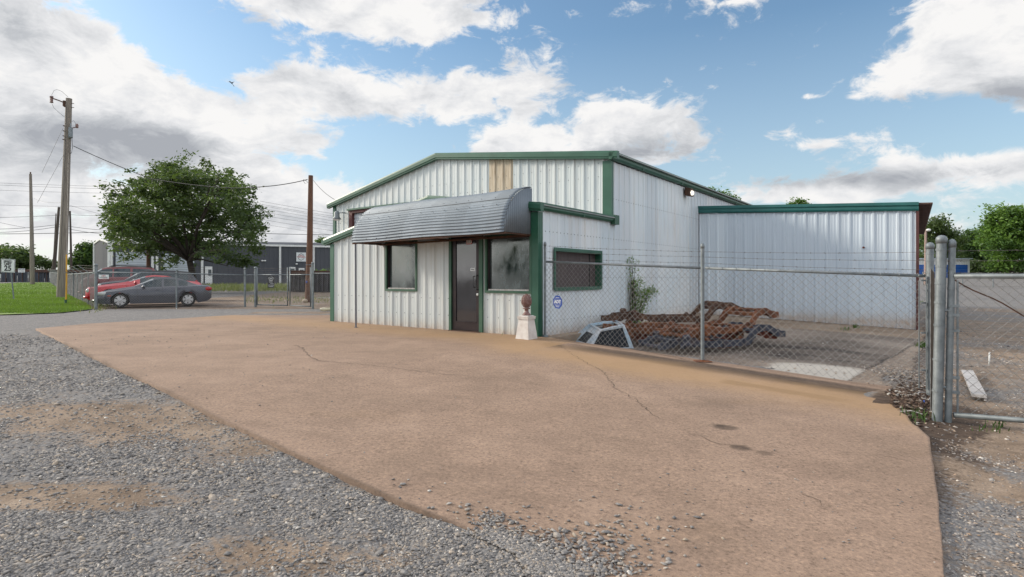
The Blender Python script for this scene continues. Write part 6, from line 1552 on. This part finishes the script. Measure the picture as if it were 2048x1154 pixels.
# trees beyond the left fence
lob = [LB_(px, py, rp, 98, dy) for px, py, rp, dy in ((-60, 515, 38, 0), (-20, 518, 30, 2), (18, 512, 26, 0), (5, 520, 28, -3), (45, 516, 22, 1), (60, 525, 14, 0), (30, 528, 26, 2), (-45, 530, 34, 1))]
tree('far_tree', 'dense dark trees behind the slate fence, left of the lone grey pole', PG(10, 98), lob, MT['leaf_dark'], 800, 18, .33, .3, 21, tone0=.42, spread=.55)
lob = [LB_(px, py, rp, 100, 0) for px, py, rp in ((74, 520, 7), (84, 524, 9), (96, 531, 7), (106, 528, 6))]
tree('far_tree', 'small ragged bush crown between the lone grey pole and the leaning pole', PG(86, 100), lob, MT['leaf_dark'], 90, 14, .26, .1, 22, tone0=.5, spread=.4)
lob = [LB_(px, py, rp, 92, 0) for px, py, rp in ((166, 508, 15), (178, 496, 14), (186, 515, 18), (155, 524, 13), (200, 520, 14), (188, 500, 10), (170, 530, 16))]
tree('far_tree', 'rounded dark tree just left of the charcoal building', PG(176, 92), lob, MT['leaf_mid'], 420, 18, .28, .2, 23, tone0=.4, spread=.45)
lob = [LB_(px, py, rp, 120, 0) for px, py, rp in ((636, 490, 8), (648, 483, 9), (660, 488, 11), (676, 490, 14))]
tree('far_tree', 'distant treetop above the charcoal building roof next to the brown pole', PG(655, 120), lob, MT['leaf_mid'], 120, 16, .3, .2, 24, tone0=.5, spread=.5)
q = PZ(642, 541, 52); lob = [(q+Vector((i*.5-.8, .3, -.35)), .5, .5, .35) for i in range(5)]
tree('shrub', 'bright green shrub growing behind the roll-off dumpster', Vector((q.x, q.y+1.5, gzf(q.x, q.y))), lob, MT['leaf_light'], 130, 16, .09, .05, 25, tone0=.5, spread=.16, cat='shrub', nbr=3)
# treetops over the roofs
lob = [LB_(px, py, rp, 45, 0) for px, py, rp in ((1424, 396, 20), (1440, 392, 14), (1462, 402, 9), (1420, 384, 10), (1405, 392, 14))]
lob[-1] = LB_(1415, 400, 14, 45, 0)
tree('background_tree', 'treetop showing over the sloping main roof left of the teal gutter', PG(1430, 45), lob, MT['leaf_light'], 170, 16, .12, .2, 31, tone0=.35, spread=.22)
lob = [LB_(px, py, rp, 50, 0) for px, py, rp in ((1592, 405, 9), (1604, 402, 6), (1583, 410, 8), (1612, 410, 8))]
tree('background_tree', 'small treetop peeking over the middle of the shed roof', PG(1597, 50), lob, MT['leaf_light'], 60, 14, .11, .12, 32, tone0=.3, spread=.2)
# right-hand trees
lob = [LB_(px, py, rp, 108, dy) for px, py, rp, dy in ((1872, 448, 22, 0), (1898, 455, 20, 0), (1885, 475, 28, 2), (1908, 480, 16, 0), (1862, 490, 24, 0), (1850, 470, 18, 2), (1895, 505, 26, 0), (1845, 515, 26, -2))]
tree('background_tree', 'dark open-crowned tree rising behind the light pole', PG(1880, 108), lob, MT['leaf_dark'], 560, 20, .30, .3, 33, tone0=.6, spread=.55, gap=.35)
lob = [LB_(px, py, rp, 112, dy) for px, py, rp, dy in ((1945, 480, 24, 0), (1958, 472, 16, 0), (1930, 490, 18, 0), (1970, 492, 24, 2), (1940, 515, 30, 0), (1975, 520, 26, 0))]
tree('background_tree', 'rounded green tree between the dark tree and the big bright tree', PG(1950, 112), lob, MT['leaf_mid'], 560, 20, .30, .3, 34, tone0=.62, spread=.5)
lob = [LB_(px, py, rp, 84, dy) for px, py, rp, dy in ((1992, 428, 20, 0), (2016, 424, 16, 0), (2040, 432, 28, 0), (2000, 455, 34, 0), (2040, 465, 40, 1), (2075, 440, 40, 0), (1985, 480, 28, -1), (2020, 500, 44, 0), (2070, 500, 44, 0), (1982, 440, 12, 0), (2110, 470, 50, 0), (2000, 528, 24, 0))]
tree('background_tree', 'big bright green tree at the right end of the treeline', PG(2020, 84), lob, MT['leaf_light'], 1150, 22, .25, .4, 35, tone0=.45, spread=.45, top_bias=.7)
lob = [LB_(px, 540+4*math.sin(px), 16+5*math.sin(px*3), 96, 0) for px in range(1935, 2110, 11)]
tree('hedgerow', 'dark undergrowth hedge along the foot of the trees behind the far lot', PG(2000, 96), lob, MT['leaf_dark'], 700, 16, .26, .1, 36, tone0=.25, spread=.4, cat='hedge', nbr=6)
# sapling by the wall, drooping shoots
sp0 = W(.15, 4.40); sp0.z = -.1; SP = thing('sapling', 'leafy green sapling growing against the side wall behind the rusty frames', 'sapling', sp0)
rs = random.Random(9); mbs = MB(); LV = []
for i in range(15):
    px = rs.gauss(1268, 10); top_ = rs.choice([520, 535, 550, 560, 575]) if i > 2 else 514
    if i >= 10: px = rs.uniform(1285, 1312); top_ = 575+abs(px-1300)*.5
    e = PZ(px, top_, 15.6); e.y += rs.uniform(-.25, .25); b0 = sp0+Vector((rs.uniform(-.1, .1), rs.uniform(-.1, .1), 0)); m1 = b0.lerp(e, .55)+Z3*.15
    pts = [b0, b0.lerp(m1, .5), m1, m1.lerp(e, .6)+Z3*.03, e]; mbs.tube(pts, [.012, .01, .008, .005, .002], 5)
    for _ in range(230 if top_ > 530 else 60):
        s = rs.uniform(.05, 1)*4; k = min(3, int(s)); q = pts[k].lerp(pts[k+1], s-k); LV.append(tuple(q+Vector((rs.gauss(0, .08), rs.gauss(0, .08), rs.gauss(0, .06)))))
mbs.build('stem', MT['bark'], SP)
LVa = np.array(LV); n = len(LVa); g = np.random.default_rng(4); a = g.normal(size=(n, 3)); a[:, 2] -= .3; a /= np.linalg.norm(a, axis=1)[:, None]; b = g.normal(size=(n, 3)); b -= a*(a*b).sum(1)[:, None]; b /= np.linalg.norm(b, axis=1)[:, None]; s = g.uniform(.022, .042, n)[:, None]
V = np.stack([LVa-a*s, LVa+b*s*.4, LVa+a*s, LVa-b*s*.4], 1).reshape(-1, 3)
np_obj('foliage', V, np.arange(4*n).reshape(-1, 4), MT['leaf_light'], SP, tone={'tone': g.random(n)})

# ================================================================== SKY, SUN, CAMERA
SUN_EL, SUN_AZ = 24.0, -74.0   # azimuth from +Y toward +X
w = bpy.data.worlds.new('World'); sc.world = w; w.use_nodes = True; t = w.node_tree; t.nodes.clear()
sky = N(t, 'ShaderNodeTexSky', sky_type='NISHITA'); sky.sun_disc = False; sky.sun_elevation = math.radians(SUN_EL); sky.sun_rotation = math.radians(SUN_AZ)
sky.air_density = 1.1; sky.dust_density = 1.2; sky.ozone_density = 1.6
tc = N(t, 'ShaderNodeTexCoord'); sp3 = N(t, 'ShaderNodeSeparateXYZ'); L(t, tc.outputs['Generated'], sp3.inputs[0])
az = math_(t, 'ARCTAN2', sp3.outputs[0], sp3.outputs[1]); el = math_(t, 'ARCSINE', sp3.outputs[2])
def azel(px, py): d = Vector(((px-CX)/F, 1, (HY-py)/F)).normalized(); return math.atan2(d.x, d.y), math.asin(d.z)
BL = [(760, 25, 230, 62, 1.1), (640, -20, 200, 60, 1.0), (880, 10, 90, 40, .6), (960, 180, 130, 42, .8), (640, 175, 150, 48, .9), (500, 160, 60, 26, .5), (800, 205, 220, 40, .9), (540, 270, 180, 50, .9), (1040, 205, 110, 26, .5), (1480, 230, 60, 50, -.6), (780, 290, 70, 26, -.5),
      (1200, 255, 70, 55, 1.7), (1300, 262, 95, 52, 1.7), (1080, 285, 110, 34, 1.3), (1190, 300, 210, 34, 1.4), (1150, 205, 40, 16, -.5), (1960, 60, 170, 95, 1.2), (1870, 130, 140, 60, 1.0), (2050, 150, 150, 60, 1.0), (2050, 0, 200, 80, 1.0),
      (60, 30, 120, 60, .9), (20, 180, 200, 140, 1.2), (170, 285, 300, 75, 1.15), (250, 125, 100, 45, .7), (400, 130, 70, 40, -.3), (450, 180, 50, 20, -.25), (200, 70, 60, 40, .6), (310, 200, 170, 50, .75), (380, 215, 200, 45, .8), (150, 420, 700, 90, 1.3), (330, 330, 160, 40, .5), (560, 420, 260, 80, 1.0),
      (1060, 125, 70, 30, .5), (1080, 165, 60, 22, .55), (1180, 25, 90, 18, .42), (1620, 193, 24, 9, .5), (1475, 3, 40, 10, .5), (1500, 400, 260, 28, .8), (1750, 365, 240, 34, .8), (1950, 330, 200, 34, .8), (1640, 288, 90, 10, .4), (1780, 262, 120, 16, .38), (1900, 440, 300, 28, .75), (1300, 375, 200, 30, .5)]
GB = [(90, 270, 300, 66, .66), (330, 285, 190, 32, .6), (30, 60, 110, 45, .55), (1290, 300, 130, 24, 1.0), (1130, 318, 160, 14, .5), (2020, 190, 150, 26, .9), (1650, 360, 230, 14, .5), (1900, 350, 160, 16, .6), (120, 430, 420, 40, .4), (620, 440, 170, 40, .45)]
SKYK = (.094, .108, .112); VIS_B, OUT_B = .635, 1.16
def gsum(items, e, cap=None):
    acc = None
    for px, py, rx, ry, wt in items:
        a0, e0 = azel(px, py); a1, _ = azel(px+rx, py); a2, _ = azel(px-rx, py); _, e1 = azel(px, py-ry)
        dx = math_(t, 'MULTIPLY_ADD', az, 2/(a1-a2), -a0*2/(a1-a2)); dy = math_(t, 'MULTIPLY_ADD', e, 1/abs(e1-e0), -e0/abs(e1-e0))
        r2 = math_(t, 'MULTIPLY_ADD', dy, dy, math_(t, 'MULTIPLY', dx, dx)); g_ = math_(t, 'POWER', 2.718, math_(t, 'MULTIPLY', r2, -1.0))
        acc = math_(t, 'MULTIPLY', g_, wt) if acc is None else math_(t, 'MULTIPLY_ADD', g_, wt, acc)
    return acc
acc = math_(t, 'MINIMUM', gsum(BL, el), 1.2)
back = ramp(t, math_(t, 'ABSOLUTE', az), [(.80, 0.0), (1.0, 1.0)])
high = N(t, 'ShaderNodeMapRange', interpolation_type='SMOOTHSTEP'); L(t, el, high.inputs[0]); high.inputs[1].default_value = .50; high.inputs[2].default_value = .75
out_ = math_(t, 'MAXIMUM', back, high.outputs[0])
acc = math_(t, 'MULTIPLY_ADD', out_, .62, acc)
cv = N(t, 'ShaderNodeCombineXYZ'); L(t, az, cv.inputs[0]); L(t, math_(t, 'MULTIPLY', el, 1.8), cv.inputs[1])
n1 = N(t, 'ShaderNodeTexNoise', i_Scale=4.2, i_Detail=12.0, i_Roughness=.60); n1.inputs['Distortion'].default_value = .25; L(t, cv.outputs[0], n1.inputs['Vector'])
n2 = N(t, 'ShaderNodeTexNoise', i_Scale=16.0, i_Detail=9.0, i_Roughness=.66); n2.inputs['Distortion'].default_value = .5; L(t, cv.outputs[0], n2.inputs['Vector'])
d0 = math_(t, 'ADD', acc, math_(t, 'ADD', math_(t, 'MULTIPLY_ADD', n1.outputs[0], 2.7, -1.35), math_(t, 'MULTIPLY_ADD', n2.outputs[0], 2.3, -1.18)))
cov = N(t, 'ShaderNodeMapRange', interpolation_type='SMOOTHSTEP'); L(t, d0, cov.inputs[0]); cov.inputs[1].default_value = .28; cov.inputs[2].default_value = .80
# the same detail noise a little higher up: where it is thick above, the cloud below is in shade
cv2 = N(t, 'ShaderNodeCombineXYZ'); L(t, az, cv2.inputs[0]); L(t, math_(t, 'MULTIPLY_ADD', el, 1.8, .07), cv2.inputs[1])
n3 = N(t, 'ShaderNodeTexNoise', i_Scale=4.2, i_Detail=8.0, i_Roughness=.60); n3.inputs['Distortion'].default_value = .25; L(t, cv2.outputs[0], n3.inputs['Vector'])
relief = math_(t, 'SUBTRACT', n3.outputs[0], n1.outputs[0])
gacc = gsum(GB, el)
body_ = math_(t, 'MULTIPLY_ADD', n3.outputs[0], 1.5, -.62, clamp=True)
gsh = math_(t, 'ADD', math_(t, 'MULTIPLY', gacc, math_(t, 'ADD', math_(t, 'MULTIPLY_ADD', n1.outputs[0], 2.2, -1.05), math_(t, 'MULTIPLY', n2.outputs[0], 1.5))), math_(t, 'ADD', math_(t, 'ADD', math_(t, 'MULTIPLY', relief, 1.7), math_(t, 'MULTIPLY_ADD', n2.outputs[0], .9, -.40)), math_(t, 'MULTIPLY', body_, .45)), clamp=True)
cc1 = ramp(t, gsh, [(0.0, (.97, .96, .95)), (.22, (.84, .845, .86)), (.6, (.58, .60, .63)), (1.0, (.42, .44, .48))])
lift = math_(t, 'MULTIPLY_ADD', out_, OUT_B-VIS_B, VIS_B)  # clouds outside the view are made brighter to add light to the scene
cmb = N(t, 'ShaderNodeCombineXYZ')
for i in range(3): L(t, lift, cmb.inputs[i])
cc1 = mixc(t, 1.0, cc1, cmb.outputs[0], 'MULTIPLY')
sb_ = mixc(t, 1.0, sky.outputs[0], SKYK, 'MULTIPLY')
veil = math_(t, 'MULTIPLY', ramp(t, el, [(0.0, 1.0), (.12, .55), (.40, .0)]), .8)
sb_ = mixc(t, veil, sb_, (.40, .475, .54))
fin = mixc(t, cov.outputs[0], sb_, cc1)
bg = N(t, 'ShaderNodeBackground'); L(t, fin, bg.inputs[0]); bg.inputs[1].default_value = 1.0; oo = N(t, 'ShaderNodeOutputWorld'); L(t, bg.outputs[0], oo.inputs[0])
w.cycles.sampling_method = 'MANUAL'; w.cycles.sample_map_resolution = 1024
sl = bpy.data.lights.new('sun', 'SUN'); sl.energy = 2.2; sl.angle = math.radians(9); sl.color = (1.0, .90, .76)
so = bpy.data.objects.new('sun', sl); COL.objects.link(so)
e_, a_ = math.radians(SUN_EL), math.radians(SUN_AZ); sdir = Vector((math.sin(a_)*math.cos(e_), math.cos(a_)*math.cos(e_), math.sin(e_)))
so.rotation_euler = sdir.to_track_quat('Z', 'Y').to_euler(); so.location = sdir*50
cd = bpy.data.cameras.new('camera'); cam = bpy.data.objects.new('camera', cd); COL.objects.link(cam); cam.location = (0, 0, EYE); cam.rotation_euler = (math.radians(90), 0, 0)
cd.sensor_width = 36; cd.lens = F/2048*36; cd.shift_y = -(577-HY)/2048; cd.clip_end = 3000; cd.clip_start = .05; sc.camera = cam
sc.view_settings.view_transform = 'Standard'; sc.view_settings.look = 'None'; sc.view_settings.exposure = 0.62; sc.view_settings.gamma = 1.0
cy = sc.cycles; cy.max_bounces = 5; cy.diffuse_bounces = 3; cy.glossy_bounces = 3; cy.transmission_bounces = 3; cy.transparent_max_bounces = 6; cy.caustics_reflective = False; cy.caustics_refractive = False
